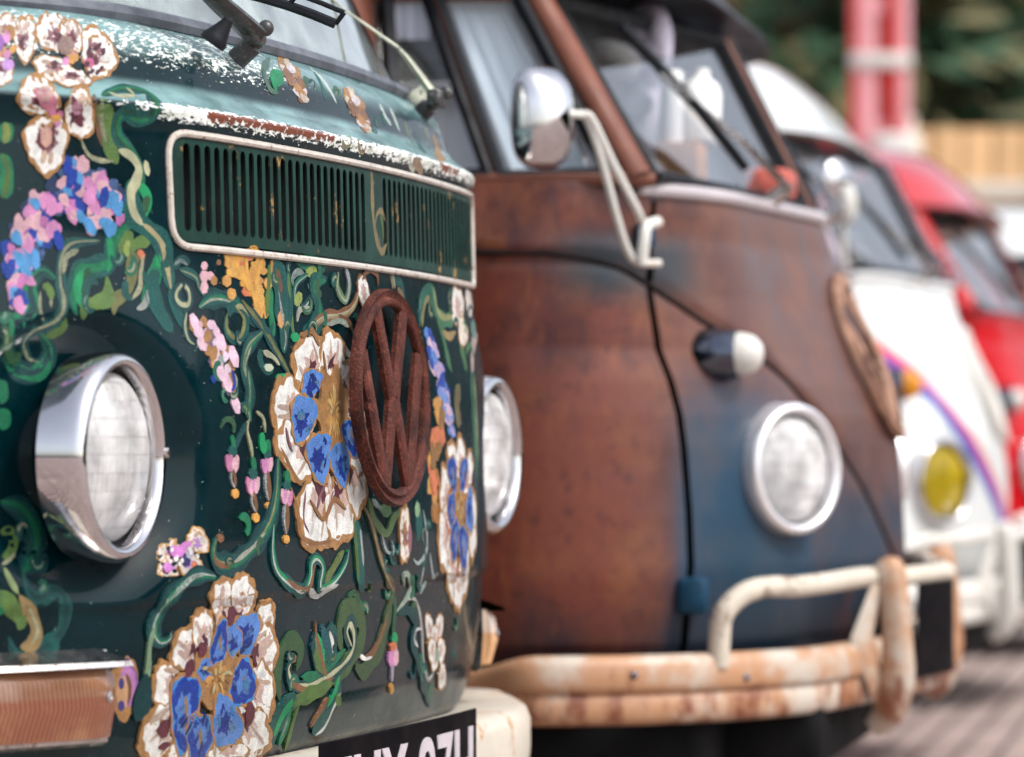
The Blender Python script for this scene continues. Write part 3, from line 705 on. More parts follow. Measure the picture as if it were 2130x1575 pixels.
def petal(cx, cy, rx, ry, rot=0, inner=BLUSH, core=None, to=None, outline=TAN, fill=WHITE, lob=5, ol=1.0):
    """petal with a brushed outline; 'to' is the flower centre, inner colours are pulled towards it"""
    d_ = Vector((0, 0))
    if to: d_ = (Vector(to) - Vector((cx, cy))) * .22
    pts = ell(cx, cy, rx, ry, rot, lob, .10, 16)
    blob(pts, outline, .0, 1.11 * ol, .04); blob(pts, fill, .06, .97, .06, (d_.x * .1, d_.y * .1))
    if inner: blob(pts, inner, .15, .50, .16, (d_.x * .5, d_.y * .5))
    if rx * ry > 500:
        t_ = Vector(to) if to else Vector((cx, cy + ry * .3))
        for k in range(5):
            a = random.random() * 6.28; x, y = cx + rx * .78 * math.cos(a), cy + ry * .78 * math.sin(a); c_ = Vector((x, y)); e_ = c_.lerp(t_, .30); q_ = c_.lerp(t_, .15)
            stroke([(x, y), (q_.x + 1, q_.y + 1), (e_.x, e_.y)], random.uniform(4, 8), random.choice([fill, BLUSH, (214, 184, 160), fill, (216, 190, 170)]), random.uniform(.1, .3))
    if core:
        for k in range(2): blob(ell(cx + d_.x + random.uniform(-.2, .2) * rx, cy + d_.y + random.uniform(-.25, .25) * ry, rx * .18, ry * .30, rot + random.uniform(-30, 30), 3, .2, 9), core, .35, 1, .15)
def dabs(path, cols, n, sx, sy, seed=0, rot=(-40, 40)):
    rnd = random.Random(seed); S = spline([Vector(p) for p in path], 12)
    for k in range(n):
        q = S[int(rnd.random() * (len(S) - 1))]; a = rnd.random() * 6.28; r_ = math.sqrt(rnd.random()) * q.z
        asp = .75 if q.x < 700 else .55
        f = rnd.uniform(.7, 1.25); E(q.x + math.cos(a) * r_, q.y + math.sin(a) * r_, sx * f, sy * f, rnd.choice(cols), rnd.uniform(*rot), .1 * rnd.random(), 3, .12)
def vine(pts, wmm, base=TEAL, mid=GREEN, hi=CREAM, hs=1, dark=None, hd=.55):
    if dark: stroke(pts, wmm * 1.5, dark, .25)
    stroke(pts, wmm, base, .1)
    if mid: stroke(pts, wmm * .42, mid, .2, side=.18 * hs)
    if hi: stroke(pts, wmm * .20, hi, hd, side=-.30 * hs)

# scrolls, left of and above the headlight
vine([(8, 255), (12, 275), (6, 300)], 16, GREEN, LIME, None); vine([(2, 320), (14, 355), (8, 400), (0, 410)], 16, GREEN, OLIVE, None)
vine([(0, 790), (6, 820), (2, 845)], 14, GREEN, None, None); vine([(2, 850), (8, 875), (3, 900)], 14, GREEN, None, None)
vine([(117, 581), (86, 565), (61, 598), (66, 644), (30, 677), (13, 718), (33, 766), (76, 776), (102, 735), (84, 692)], 15, GREEN, TEALD, None, dark=TEALD)
vine([(208, 502), (150, 508), (128, 540), (127, 590), (132, 640), (110, 672), (70, 690), (50, 715), (62, 745), (84, 752)], 13, TEAL, TEALD, CREAM, 1, hd=.5)
stroke([(90, 602), (96, 596), (104, 606), (107, 625)], 8, OLIVE); stroke([(137, 662), (130, 684), (112, 694), (94, 700)], 9, OLIVE); stroke([(84, 606), (83, 640), (90, 668)], 4, CREAM, .5)
stroke([(163, 520), (138, 535), (131, 570)], 6, CREAM, .5); stroke([(131, 600), (131, 649), (107, 678)], 4, CREAM, .5); stroke([(48, 718), (58, 745), (74, 752)], 4, CREAM, .5); stroke([(106, 620), (106, 642)], 3, CREAM, .5)
vine([(284, 464), (252, 478), (232, 510), (226, 545), (190, 556), (165, 556), (158, 590), (150, 620), (160, 660)], 20, TEAL, GREEN, EMER, 1)
E(178, 590, 12, 34, (8, 78, 40), 10); stroke([(168, 640), (160, 600), (172, 560)], 8, EMER, .1); stroke([(225, 480), (230, 540), (222, 570)], 7, EMER, .2)
stroke([(276, 484), (262, 500), (248, 528)], 14, OLIVE); stroke([(312, 506), (298, 502), (276, 514), (264, 540)], 13, OLIVE); stroke([(268, 500), (262, 520), (268, 540)], 6, LIME)
stroke([(296, 527), (276, 545), (272, 585), (262, 608), (240, 626), (236, 655)], 14, (110, 110, 62)); stroke([(285, 524), (296, 530), (292, 540)], 8, CORAL)
stroke([(222, 575), (224, 618), (200, 630), (178, 638), (172, 668)], 14, OLIVE)
stroke([(330, 520), (325, 560), (312, 600), (298, 640)], 18, GREEN); stroke([(326, 505), (332, 540), (322, 555)], 10, EMER); stroke([(298, 530), (292, 570), (290, 600), (272, 625)], 6, CREAM, .4); stroke([(315, 578), (303, 629), (282, 646)], 9, (196, 200, 190), .45)
stroke([(318, 560), (318, 610), (332, 650), (358, 690)], 20, TEAL)
# long pale vine from the cowl down beside the grille
stroke([(215, 205), (216, 250), (226, 300), (246, 345)], 22, OLIVE); stroke([(212, 205), (212, 260), (222, 300)], 5, CREAM, .5)
vine([(212, 200), (250, 186), (300, 190), (322, 212), (318, 238), (290, 246), (262, 234), (243, 252), (246, 286), (272, 312), (292, 352), (298, 400)], 17, TEAL, GREEN, (60, 110, 70), 1)
stroke([(196, 196), (198, 240), (212, 305)], 6, BROWN, .3); stroke([(225, 192), (250, 200), (280, 198)], 6, CREAM, .2); stroke([(262, 182), (272, 190), (282, 200)], 4, CREAM, .3)
stroke([(168, 288), (182, 320), (205, 333), (238, 336)], 5, CREAM, .45); E(305, 350, 6, 16, CREAM, -10)
stroke([(278, 372), (273, 400), (278, 440), (292, 462), (312, 480), (336, 505), (346, 545), (352, 590), (354, 604)], 26, TEAL); stroke([(286, 380), (306, 410), (304, 450)], 12, EMER)
stroke([(246, 312), (272, 325), (288, 350), (282, 378), (272, 400), (277, 440), (296, 468)], 12, CREAM, .15); stroke([(296, 466), (318, 484), (338, 512), (348, 560), (355, 602)], 8, (190, 178, 132), .2)
stroke([(352, 600), (362, 640), (392, 690)], 14, TEAL)
# blue and pink blossom cluster
dabs([(235, 410, 22), (205, 395, 40), (160, 385, 48), (120, 425, 50), (80, 460, 45), (50, 520, 42), (35, 570, 32)], [SLATE, BLUE, (30, 50, 90)], 60, 12, 17, 3)
dabs([(150, 345, 12), (185, 380, 30), (235, 420, 26), (205, 440, 40), (150, 405, 45), (100, 440, 44), (60, 475, 36), (40, 530, 34), (40, 590, 26), (38, 640, 10)], [PINK, LBLUE, PINK, LBLUE, BLUE, LPINK, LPINK, (200, 120, 180)], 120, 11, 17, 5)
for (x, y) in ((140, 345), (148, 372), (240, 430), (215, 410), (185, 470), (120, 500), (20, 560), (72, 540)): E(x, y, 10, 22, random.choice([LBLUE, LBLUE, BLUE]), random.uniform(-30, 30))
# flowers of the top left corner
def orchid(c, pets):
    for (x, y, rx, ry, rot) in pets: petal(x, y, rx, ry, rot, MAUVE, PLUM, c, lob=3)
    for k in range(5): E(c[0] + random.uniform(-14, 14), c[1] + random.uniform(-12, 12), 7, 9, random.choice([PINK, (196, 110, 150), GOLD]), random.uniform(-40, 40))
orchid((14, 110), [(52, 78, 22, 46, 0), (12, 55, 22, 24, 0), (2, 150, 22, 30, 0)]); E(20, 68, 12, 16, TAN); E(14, 78, 7, 14, PINK); E(16, 135, 13, 12, LIL); E(0, 90, 8, 18, PURPLE)
orchid((148, 122), [(112, 68, 34, 42, -35), (150, 72, 20, 34, -25), (203, 112, 33, 52, -15), (106, 142, 36, 24, 15), (150, 165, 36, 18, 10)])
E(136, 96, 17, 20, (148, 120, 112)); E(184, 132, 11, 10, (196, 100, 140)); 
for k in range(14): E(random.uniform(175, 215), random.uniform(90, 160), 4, 6, PLUM, 30, .4)
orchid((112, 245), [(78, 200, 42, 36, 40), (165, 236, 28, 52, 0), (95, 298, 42, 58, 0)])
stroke([(75, 185), (95, 205), (112, 232)], 16, (196, 120, 140)); E(92, 196, 15, 14, (196, 160, 150), 30); 
for pts in (((78, 275), (80, 300), (95, 305), (108, 270), (112, 255)), ((148, 200), (156, 225), (150, 250)), ((165, 215), (162, 240), (172, 250)), ((155, 250), (165, 258), (172, 262))): stroke(pts, 6, PLUM)
E(94, 285, 12, 22, (214, 168, 150)); E(158, 225, 10, 14, (206, 150, 170)); E(109, 247, 6, 8, GOLD)
# small scrolls between headlight and grille
stroke([(360, 560), (375, 540), (395, 545)], 10, TEALD); stroke([(360, 552), (375, 542), (390, 552)], 4, (170, 190, 186), .6)
stroke([(378, 590), (370, 600), (366, 622), (378, 636), (394, 632), (392, 606), (378, 588)], 14, TEALD, .2); stroke([(378, 592), (368, 605), (366, 620), (376, 633), (392, 632), (392, 606), (382, 593)], 4.5, CREAM, .3, (0, 0))
vine([(372, 560), (405, 575), (415, 600), (430, 622)], 10, TEAL, None, CREAM, 1)
stroke([(386, 645), (383, 670), (388, 700), (404, 718)], 8, TEALD); stroke([(388, 650), (384, 680), (392, 708), (406, 718)], 3, CREAM, .2)
vine([(412, 640), (440, 622), (475, 625), (500, 640), (530, 668), (548, 690)], 13, TEAL, GREEN, (210, 215, 190), 1, dark=TEALD)
stroke([(470, 660), (470, 690), (490, 706), (510, 688), (508, 655), (488, 636), (472, 650)], 11, TEAL, .2, (0, 0)); stroke([(472, 652), (470, 680), (482, 700), (500, 698), (507, 665), (490, 640)], 6, (150, 150, 90), .35); stroke([(488, 638), (505, 640), (530, 665)], 6, (196, 190, 140), .4)
E(425, 553, 7, 9, LPINK); E(424, 575, 9, 12, LPINK); E(424, 598, 8, 13, LPINK); E(436, 574, 8, 9, LPINK); E(444, 584, 7, 10, TAN); E(455, 546, 5, 6, BROWN)
dabs([(480, 545, 18), (510, 548, 30), (545, 548, 16), (515, 575, 26), (530, 600, 14), (538, 625, 8), (545, 655, 5)], [ORANGE, GOLD, ORANGE, CORAL, (236, 180, 90)], 60, 9, 11, 9)
for a in ((475, 548), (470, 585), (480, 612), (556, 590)): E(*a, 9, 12, GOLD)
for pts in (((475, 540), (500, 570), (520, 600), (540, 660)), ((510, 535), (512, 570), (522, 600)), ((545, 540), (535, 570), (528, 600)), ((490, 560), (508, 585), (518, 605))): stroke(pts, 8, (240, 180, 84), .1)
dabs([(405, 675, 10), (430, 690, 22), (440, 715, 22), (455, 745, 18), (472, 780, 14), (485, 830, 8)], [LPINK, (222, 200, 216), TAN, GOLD, (120, 100, 130), (150, 170, 160), (230, 190, 200)], 46, 8, 13, 12, (-30, 10))
for a in ((402, 670, 8, 18), (410, 690, 9, 14), (438, 676, 9, 10), (458, 712, 9, 20), (484, 742, 9, 24), (455, 770, 9, 24), (470, 795, 9, 22), (488, 840, 8, 22), (448, 690, 7, 12)): E(*a[:4], (232, 196, 214), -15)
for a in ((430, 700, 8, 14), (442, 735, 8, 16)): E(*a, TAN, 10)
stroke([(440, 780), (445, 800)], 8, BLUE); stroke([(480, 770), (486, 800), (478, 815)], 7, BLUE)
# leaves and scrolls under the grille
vine([(500, 624), (520, 650), (546, 684), (576, 736), (604, 785)], 13, TEALD, (120, 120, 64), (170, 170, 110), 1)
vine([(545, 690), (515, 720), (505, 760), (515, 800), (517, 850)], 13, TEAL, GREEN, CREAM, 1, dark=TEALD)
stroke([(520, 720), (508, 760), (514, 800)], 3, CREAM, .5)
stroke([(566, 540), (580, 590), (588, 660), (588, 735)], 36, TEAL, .1, (.3, .4)); stroke([(562, 600), (562, 650), (568, 700)], 12, GREEN); stroke([(560, 550), (556, 600), (552, 660)], 10, OLIVE, .1)
stroke([(574, 560), (584, 610)], 10, BROWN, .3); E(582, 665, 7, 18, (222, 164, 110)); stroke([(576, 600), (582, 640), (592, 700), (588, 730)], 4, (220, 226, 216), .6); stroke([(564, 540), (562, 570)], 6, GOLD, .2)
stroke([(599, 556), (602, 610), (606, 670), (614, 705)], 14, TEAL); stroke([(599, 562), (603, 630), (611, 702)], 7, OLIVE); E(612, 702, 8, 10, EMER)
vine([(672, 568), (668, 548), (632, 546), (612, 540)], 16, GREEN, TEAL, OLIVE, 1)
E(650, 566, 15, 12, LIME, -10); stroke([(612, 598), (608, 580), (620, 565), (635, 572)], 7, (180, 200, 190), .6)
vine([(640, 570), (616, 592), (614, 625), (632, 640), (646, 618), (640, 590)], 11, TEALD, GREEN, (190, 205, 200), -1, hd=.4); E(620, 622, 8, 15, LIME, 12); stroke([(616, 670), (622, 645), (642, 640), (646, 620)], 6, (206, 206, 190), .4)
vine([(676, 580), (652, 590), (656, 620), (662, 655), (650, 680), (628, 690)], 22, TEAL, GREEN, None, 1)
vine([(642, 682), (672, 660), (711, 654), (735, 634), (745, 600)], 13, BROWN, (178, 160, 120), (214, 206, 170), -1, hd=.3); stroke([(700, 655), (722, 668), (732, 690)], 6, BROWN, .3)
stroke([(676, 676), (705, 668), (724, 680)], 6, (196, 206, 190), .5)
vine([(702, 566), (700, 600), (716, 626), (724, 600), (722, 570), (716, 556)], 10, (100, 130, 100), LIME, (206, 206, 206), 1, hd=.4); stroke([(716, 556), (724, 590), (720, 625)], 6, (190, 190, 200), .4)
petal(754, 608, 11, 34, -8, BLUSH, None, None, BROWN, WHITE, 0); stroke([(750, 584), (758, 568), (770, 562), (782, 572), (784, 596)], 7, BROWN, .25)
stroke([(704, 700), (712, 720), (726, 740), (740, 738)], 7, (206, 206, 196), .3); stroke([(548, 730), (540, 745), (552, 770), (568, 772)], 10, TEAL); stroke([(545, 732), (565, 742), (580, 760)], 7, (200, 200, 170), .3); E(557, 765, 9, 8, (196, 206, 180)); E(585, 785, 12, 8, EMER)
stroke([(762, 340), (772, 360), (774, 400), (776, 450), (784, 500), (794, 524), (803, 506), (803, 470), (794, 440), (784, 446), (780, 470)], 10, (150, 132, 88), .25); stroke([(800, 515), (806, 535), (809, 552)], 8, (150, 122, 80), .3)
stroke([(790, 446), (796, 470), (798, 500)], 7, OLIVE, .3)
stroke([(812, 560), (816, 585), (818, 606)], 10, (150, 130, 80), .2); stroke([(816, 560), (822, 600)], 4, (200, 206, 196), .3)
stroke([(820, 580), (835, 590), (840, 625), (846, 640)], 12, TEAL, .2); stroke([(826, 600), (836, 612), (842, 640)], 8, (140, 110, 76), .2)
# right of the badge
for pts, wd, c in ((((873, 680), (876, 640), (884, 612), (896, 612), (902, 640), (908, 660)), 22, (34, 104, 84)), (((878, 680), (880, 650), (888, 622), (898, 630)), 9, (150, 140, 90)),
        (((898, 592), (904, 620), (908, 645), (920, 664), (938, 664), (950, 650)), 18, (70, 130, 96)), (((902, 598), (908, 640), (922, 660), (944, 658)), 8, (170, 170, 110)), (((908, 660), (920, 690), (930, 740), (940, 775)), 14, (70, 120, 80)),
        (((920, 690), (935, 700), (948, 690)), 10, (176, 150, 100)), (((957, 712), (966, 750), (972, 775)), 14, (84, 130, 80)), (((994, 690), (984, 720), (982, 775)), 18, (206, 180, 170)), (((990, 620), (994, 650), (988, 680), (980, 690)), 22, (110, 150, 140)),
        (((978, 600), (984, 640)), 14, (70, 110, 96)), (((968, 610), (972, 660)), 14, (34, 80, 76)), (((980, 770), (984, 850), (990, 950), (992, 1000)), 14, (50, 110, 80)), (((986, 780), (990, 850), (994, 960)), 7, (160, 170, 120)), (((956, 800), (950, 840), (956, 890)), 22, (120, 108, 74))): stroke(pts, wd, c, .15)
petal(952, 640, 12, 44, -4, BLUSH, None, None, TAN, WHITE, 4); petal(962, 690, 9, 30, -6, None, None, None, TAN, (236, 222, 206), 3); E(975, 630, 6, 30, (214, 200, 192), -6)
dabs([(888, 690, 5), (897, 720, 8), (905, 755, 11), (915, 790, 11), (926, 830, 9), (934, 868, 6), (940, 900, 3)], [PERI, (190, 170, 210), (40, 70, 170), (222, 190, 206), (120, 150, 216)], 60, 5, 14, 21, (-20, 0))
dabs([(912, 845, 8), (914, 880, 11), (910, 920, 11), (904, 960, 10), (900, 1000, 9), (902, 1040, 5), (906, 1080, 3)], [(176, 116, 56), (150, 110, 60), CORAL, GOLD], 46, 5, 18, 22, (-12, 12))
def bigflower(cen, outer, blues, gold, core=PLUM):
    for (x, y, rx, ry, rot) in outer: blob(ell(x, y, rx * 1.17, ry * 1.13, rot, 5, .09, 18), TAN, 0, 1, .03)
    for (x, y, rx, ry, rot) in outer: petal(x, y, rx, ry, rot, BLUSH, core, cen, lob=5)
    E(cen[0], cen[1], gold[0] * 1.6, gold[1] * 1.5, TAN, 0, .1, 7, .12)
    for (x, y, rx, ry, rot) in blues:
        p_ = ell(x, y, rx, ry, rot, 3, .14, 14); blob(p_, TAN, 0, 1.22, .05); blob(p_, (60, 140, 214), 0, 1.08, .05)
        if random.random() < .55: blob(p_, BLUE, .05, 1.0, .06); blob(p_, PERI, .1, .55, .15, (random.uniform(-.2, .2) * rx, random.uniform(-.2, .2) * ry)); stroke([(x, y - ry * .4), (x + rx * .1, y), (x, y + ry * .45)], 6, (186, 150, 110), .4)
        else: blob(p_, PERI, .05, 1.0, .06); blob(p_, (8, 40, 140), .05, .55, .2, (random.uniform(-.2, .2) * rx, random.uniform(-.1, .3) * ry))
    for (x, y, rx, ry, rot) in blues:
        for k in range(6):
            a = random.random() * 6.28; c_ = Vector((x + rx * .6 * math.cos(a), y + ry * .7 * math.sin(a))); e_ = c_.lerp(Vector(cen), .22); q_ = c_.lerp(Vector(cen), .11)
            stroke([(c_.x, c_.y), (q_.x + 1, q_.y), (e_.x, e_.y)], random.uniform(3.5, 6.5), random.choice([BLUE, PERI, (130, 176, 226), (10, 44, 140), LBLUE]), random.uniform(.3, .6))
    for k in range(34):
        a = random.random() * 6.28; r_ = random.random() ** .5; x, y = cen[0] + gold[0] * r_ * math.cos(a), cen[1] + gold[1] * r_ * math.sin(a)
        stroke([(x, y), (x + (cen[0] - x) * .35 + 1, y + (cen[1] - y) * .35 - 6), (x + (cen[0] - x) * .7, y + (cen[1] - y) * .7)], random.uniform(3, 6), random.choice([GOLD, (196, 148, 84), (160, 112, 62), (222, 180, 110), (206, 190, 140)]), .1)
bigflower((688, 858), [(640, 748, 30, 52, 8), (690, 742, 24, 52, -8), (722, 800, 22, 44, -5), (594, 850, 28, 62, 0), (616, 940, 36, 62, -25), (655, 1068, 36, 72, 0), (706, 1062, 32, 66, 5), (738, 1000, 20, 70, 0), (742, 930, 18, 56, 0), (738, 860, 18, 44, 0)],
          [(642, 800, 17, 32, 20), (626, 868, 23, 44, 8), (660, 948, 23, 46, 0), (703, 962, 18, 42, -4), (724, 908, 15, 36, -10)], (20, 62))
for pts in (((590, 890), (596, 920), (604, 940)), ((672, 1010), (662, 1030), (655, 1060)), ((690, 1020), (684, 1040)), ((632, 1020), (628, 1080), (640, 1110))): stroke(pts, 5, MAUVE, .3)
for pts in (((600, 1010), (616, 1060), (620, 1110), (650, 1130), (690, 1125)), ((640, 1040), (668, 1080), (690, 1040), (715, 1060)), ((580, 930), (610, 990), (625, 1010)), ((668, 730), (672, 780), (660, 800)), ((622, 700), (645, 690), (660, 720))): stroke(pts, 6, (160, 112, 66), .1)
# fuchsias
def fuchsia(x, y, gx, gy, s=1.0):
    stroke([(x - 2, y - 62 * s), (x + 2, y - 40 * s), (x, y - 20 * s)], 12, GREEN, .2); E(x, y - 26 * s, 9 * s, 12 * s, TEAL)
    for dx in (-9, -3, 3, 9): E(x + dx * s * .9, y + random.uniform(-3, 4), 5 * s, 18 * s, random.choice([PINK, LPINK, (208, 130, 170)]), dx * .8)
    stroke([(x, y + 10), ((x + gx) / 2 + 2, (y + gy) / 2), (gx, gy - 10)], 9, BROWN, .2); stroke([(x - 3, y + 14), ((x + gx) / 2 - 5, (y + gy) / 2 + 4), (gx, gy - 10)], 4, (206, 206, 206), .5); E(gx, gy, 7 * s, 10 * s, ORANGE)
vine([(514, 770), (518, 820), (514, 850), (520, 880)], 13, TEAL, GREEN, CREAM, 1, dark=TEALD); stroke([(512, 880), (498, 905), (484, 935)], 9, TEALD); stroke([(516, 870), (512, 895), (520, 930), (524, 960)], 6, CREAM, .4); stroke([(530, 855), (545, 870), (550, 900)], 6, CREAM, .4)
fuchsia(481, 966, 487, 1027); fuchsia(524, 1012, 530, 1077); fuchsia(553, 968, 556, 1053, .85); fuchsia(593, 1035, 592, 1122, .9); stroke([(545, 900), (542, 925), (552, 935)], 12, EMER)
# vines below the big flower
vine([(575, 950), (572, 1020), (560, 1080), (530, 1130), (490, 1168), (455, 1172), (440, 1150), (446, 1118)], 17, TEAL, GREEN, (196, 190, 130), 1, dark=TEALD); stroke([(480, 1172), (520, 1140), (548, 1108)], 5, (206, 206, 190), .4); stroke([(440, 1150), (448, 1172), (475, 1180)], 5, BROWN, .2); E(455, 1120, 7, 9, BROWN)
vine([(566, 1090), (564, 1150), (575, 1191), (606, 1220), (630, 1228), (642, 1200), (645, 1172), (656, 1162), (668, 1180), (664, 1222), (692, 1210), (716, 1172), (722, 1140)], 15, TEAL, EMER, (222, 226, 216), 1, hd=.3); stroke([(592, 1205), (615, 1222), (640, 1222), (650, 1180), (655, 1172)], 6, BROWN, .15); stroke([(672, 1215), (695, 1175), (712, 1145)], 8, (110, 124, 66), .1); stroke([(640, 1225), (655, 1240), (675, 1226), (700, 1216)], 8, (226, 228, 220), .4)
stroke([(738, 1080), (742, 1130), (745, 1180), (752, 1228)], 24, TEAL); stroke([(732, 1075), (738, 1150), (742, 1210)], 8, OLIVE, .2); stroke([(745, 1100), (750, 1150), (752, 1180)], 6, (200, 206, 200), .4)
vine([(752, 1050), (770, 1090), (785, 1150), (800, 1195), (815, 1229), (806, 1265), (790, 1320), (772, 1362), (748, 1372)], 11, (92, 88, 54), BROWN, (200, 180, 140), 1, hd=.3)
stroke([(812, 1240), (800, 1300), (785, 1360), (755, 1395), (735, 1385)], 20, (66, 92, 54), .1); stroke([(806, 1265), (790, 1320), (770, 1360), (748, 1372)], 7, BROWN, .1); stroke([(744, 1362), (756, 1370), (770, 1366)], 5, WHITE)
stroke([(762, 1035), (775, 1080), (800, 1110), (815, 1080), (830, 1062)], 12, (96, 124, 70), .15); stroke([(770, 1040), (790, 1060), (800, 1075)], 8, (180, 200, 190), .6); E(800, 1062, 10, 14, (84, 130, 80))
stroke([(790, 1110), (800, 1145), (815, 1150), (812, 1125)], 5, (196, 210, 206), .5)
petal(838, 1112, 10, 58, 0, TAN, MAUVE, None, TAN, (236, 226, 214), 4); E(848, 1120, 4, 30, MAUVE)
stroke([(866, 1040), (872, 1090), (868, 1130)], 24, TEAL); E(868, 1060, 5, 16, (140, 170, 130))
for pts, wd in ((((880, 1060), (888, 1110), (886, 1150), (870, 1172), (858, 1160)), 6), (((886, 1150), (878, 1200), (868, 1238)), 5), (((894, 1150), (902, 1200), (912, 1190)), 6)): stroke(pts, wd, (176, 190, 186), .15)
stroke([(706, 1352), (703, 1302), (724, 1264), (748, 1290), (744, 1341), (712, 1390), (690, 1425)], 26, (70, 98, 56), .1); stroke([(722, 1350), (714, 1310), (724, 1290), (732, 1310), (732, 1350), (712, 1382), (676, 1409), (633, 1430), (603, 1420), (594, 1388), (606, 1366)], 15, (10, 70, 70)); stroke([(728, 1345), (718, 1315), (724, 1298), (732, 1320), (728, 1355), (700, 1390), (650, 1422), (612, 1424), (596, 1395), (606, 1368)], 6, CREAM, .05); stroke([(600, 1420), (640, 1436), (690, 1408)], 8, BROWN)
stroke([(578, 1455), (574, 1395), (586, 1346), (606, 1332), (622, 1354), (612, 1395)], 20, (56, 92, 54), .1)
stroke([(625, 1410), (650, 1405), (680, 1385), (715, 1350)], 12, GREEN, .2); E(606, 1368, 6, 10, BROWN)
stroke([(585, 1490), (610, 1460), (650, 1440), (690, 1420)], 18, OLIVE, .1)
E(658, 1362, 13, 44, TEALD, -8); E(662, 1350, 9, 32, EMER, -12); E(660, 1375, 10, 26, OLIVE, -12); stroke([(652, 1293), (654, 1325), (660, 1350), (670, 1392), (676, 1408)], 8, BROWN); E(684, 1340, 12, 44, TEAL, 6); stroke([(680, 1312), (687, 1335), (688, 1358)], 6, (226, 228, 216)); E(672, 1330, 7, 30, (14, 84, 96), -10)
stroke([(612, 1452), (588, 1480), (566, 1515), (552, 1560)], 42, TEAL, .1, (.35, .35)); stroke([(606, 1458), (584, 1486), (566, 1530)], 14, EMER, .1); stroke([(600, 1470), (592, 1505), (576, 1550)], 12, GREEN, .1); stroke([(618, 1465), (606, 1500), (590, 1560)], 8, OLIVE); stroke([(596, 1490), (582, 1530)], 5, (190, 210, 196), .6)
stroke([(704, 1415), (694, 1450), (670, 1490), (645, 1520)], 30, TEAL, .1); stroke([(702, 1405), (692, 1440), (676, 1470)], 11, EMER); stroke([(680, 1450), (662, 1480), (642, 1512)], 11, BROWN, .1); stroke([(705, 1440), (690, 1470), (672, 1510), (652, 1528)], 6, (226, 230, 220), .1); E(700, 1455, 6, 14, OLIVE)
stroke([(815, 1229), (818, 1270), (814, 1320), (816, 1340)], 11, (40, 84, 60)); E(817, 1328, 6, 14, EMER); E(815, 1350, 7, 16, CORAL); E(812, 1370, 8, 18, PINK); E(820, 1366, 5, 18, LPINK); stroke([(813, 1380), (812, 1400), (812, 1420)], 9, (190, 180, 196), .2); E(811, 1432, 4, 11, ORANGE)
stroke([(837, 1217), (838, 1196), (846, 1196), (851, 1215), (846, 1240), (822, 1275)], 6, (176, 190, 170), .15); stroke([(822, 1275), (845, 1270), (862, 1290), (856, 1330), (868, 1380), (885, 1440), (890, 1470)], 16, TEALD, .15)
stroke([(843, 1247), (858, 1246), (868, 1270), (874, 1313), (877, 1370), (886, 1412), (896, 1405), (898, 1390)], 5, (190, 186, 180), .1); stroke([(873, 1308), (862, 1310), (858, 1330), (866, 1346)], 4, (196, 200, 200)); stroke([(870, 1235), (878, 1220), (884, 1208)], 4, (170, 180, 176), .2)
for a in ((892, 1302, 7, 26, -3), (914, 1304, 7, 28, 3), (903, 1325, 6, 26, 0), (894, 1350, 7, 24, 3), (914, 1352, 7, 26, 0), (900, 1378, 6, 18, 5), (916, 1408, 7, 26, 3)): petal(*a, BLUSH, None, (903, 1350), TAN, WHITE, 3)
E(905, 1362, 5, 14, (150, 170, 150)); stroke([(890, 1430), (894, 1455)], 12, (60, 110, 80), .2)
stroke([(962, 1232), (970, 1300), (980, 1345), (988, 1335), (994, 1290), (998, 1255)], 7, (140, 124, 92), .1)
bigflower((953, 1052), [(940, 960, 10, 40, -5), (956, 955, 9, 46, 0), (972, 985, 8, 44, 5), (924, 1030, 10, 60, 0), (922, 1120, 11, 64, 0), (938, 1190, 10, 56, 0), (962, 1190, 10, 56, 3), (950, 1236, 9, 34, 0), (980, 1090, 8, 70, 0)],
          [(938, 985, 8, 34, -5), (961, 985, 7, 32, 5), (936, 1060, 7, 34, 0), (974, 1062, 7, 42, 0), (942, 1122, 7, 40, 3), (960, 1138, 8, 46, -2)], (7, 34), CORAL)
# purple flower by the indicator, bottom-left scrolls, small flower and its stem
E(262, 1434, 30, 66, TAN, 0, 0, 4); E(268, 1424, 20, 48, PURPLE, 0, .1, 3); E(266, 1424, 16, 44, (206, 140, 200), 0, .2, 3); E(254, 1440, 12, 34, (214, 166, 120)); E(252, 1422, 6, 12, INDIGO); E(252, 1468, 7, 11, INDIGO); stroke([(262, 1400), (270, 1430), (266, 1470)], 5, BROWN, .3)
vine([(46, 1185), (60, 1228), (78, 1247), (100, 1236), (120, 1228), (136, 1255), (130, 1306), (104, 1334), (90, 1346), (62, 1366), (32, 1360), (18, 1325)], 15, TEAL, TEALD, None); stroke([(100, 1330), (116, 1340), (108, 1362)], 10, TEAL)
stroke([(0, 1228), (24, 1264), (44, 1290), (38, 1312)], 18, OLIVE); stroke([(8, 1180), (26, 1215), (40, 1238)], 6, (170, 190, 130), .3); stroke([(40, 1238), (62, 1272), (76, 1312), (66, 1340), (42, 1346)], 14, (168, 140, 90), .1); stroke([(60, 1262), (78, 1310), (66, 1342)], 4, CREAM, .3)
vine([(0, 1045), (40, 1056), (68, 1090), (74, 1125), (64, 1160), (46, 1190)], 17, TEAL, GREEN, None, dark=TEALD); stroke([(0, 1108), (18, 1106), (28, 1124), (22, 1148), (4, 1162)], 12, OLIVE); stroke([(4, 1175), (24, 1160), (32, 1145)], 4, CREAM, .5)
for a in ((352, 1150, 22, 28, 20), (408, 1125, 20, 26, -20), (352, 1182, 24, 18, 0), (394, 1178, 22, 22, 0)): petal(*a, LIL, None, (378, 1152), (206, 158, 90), (236, 224, 214), 3)
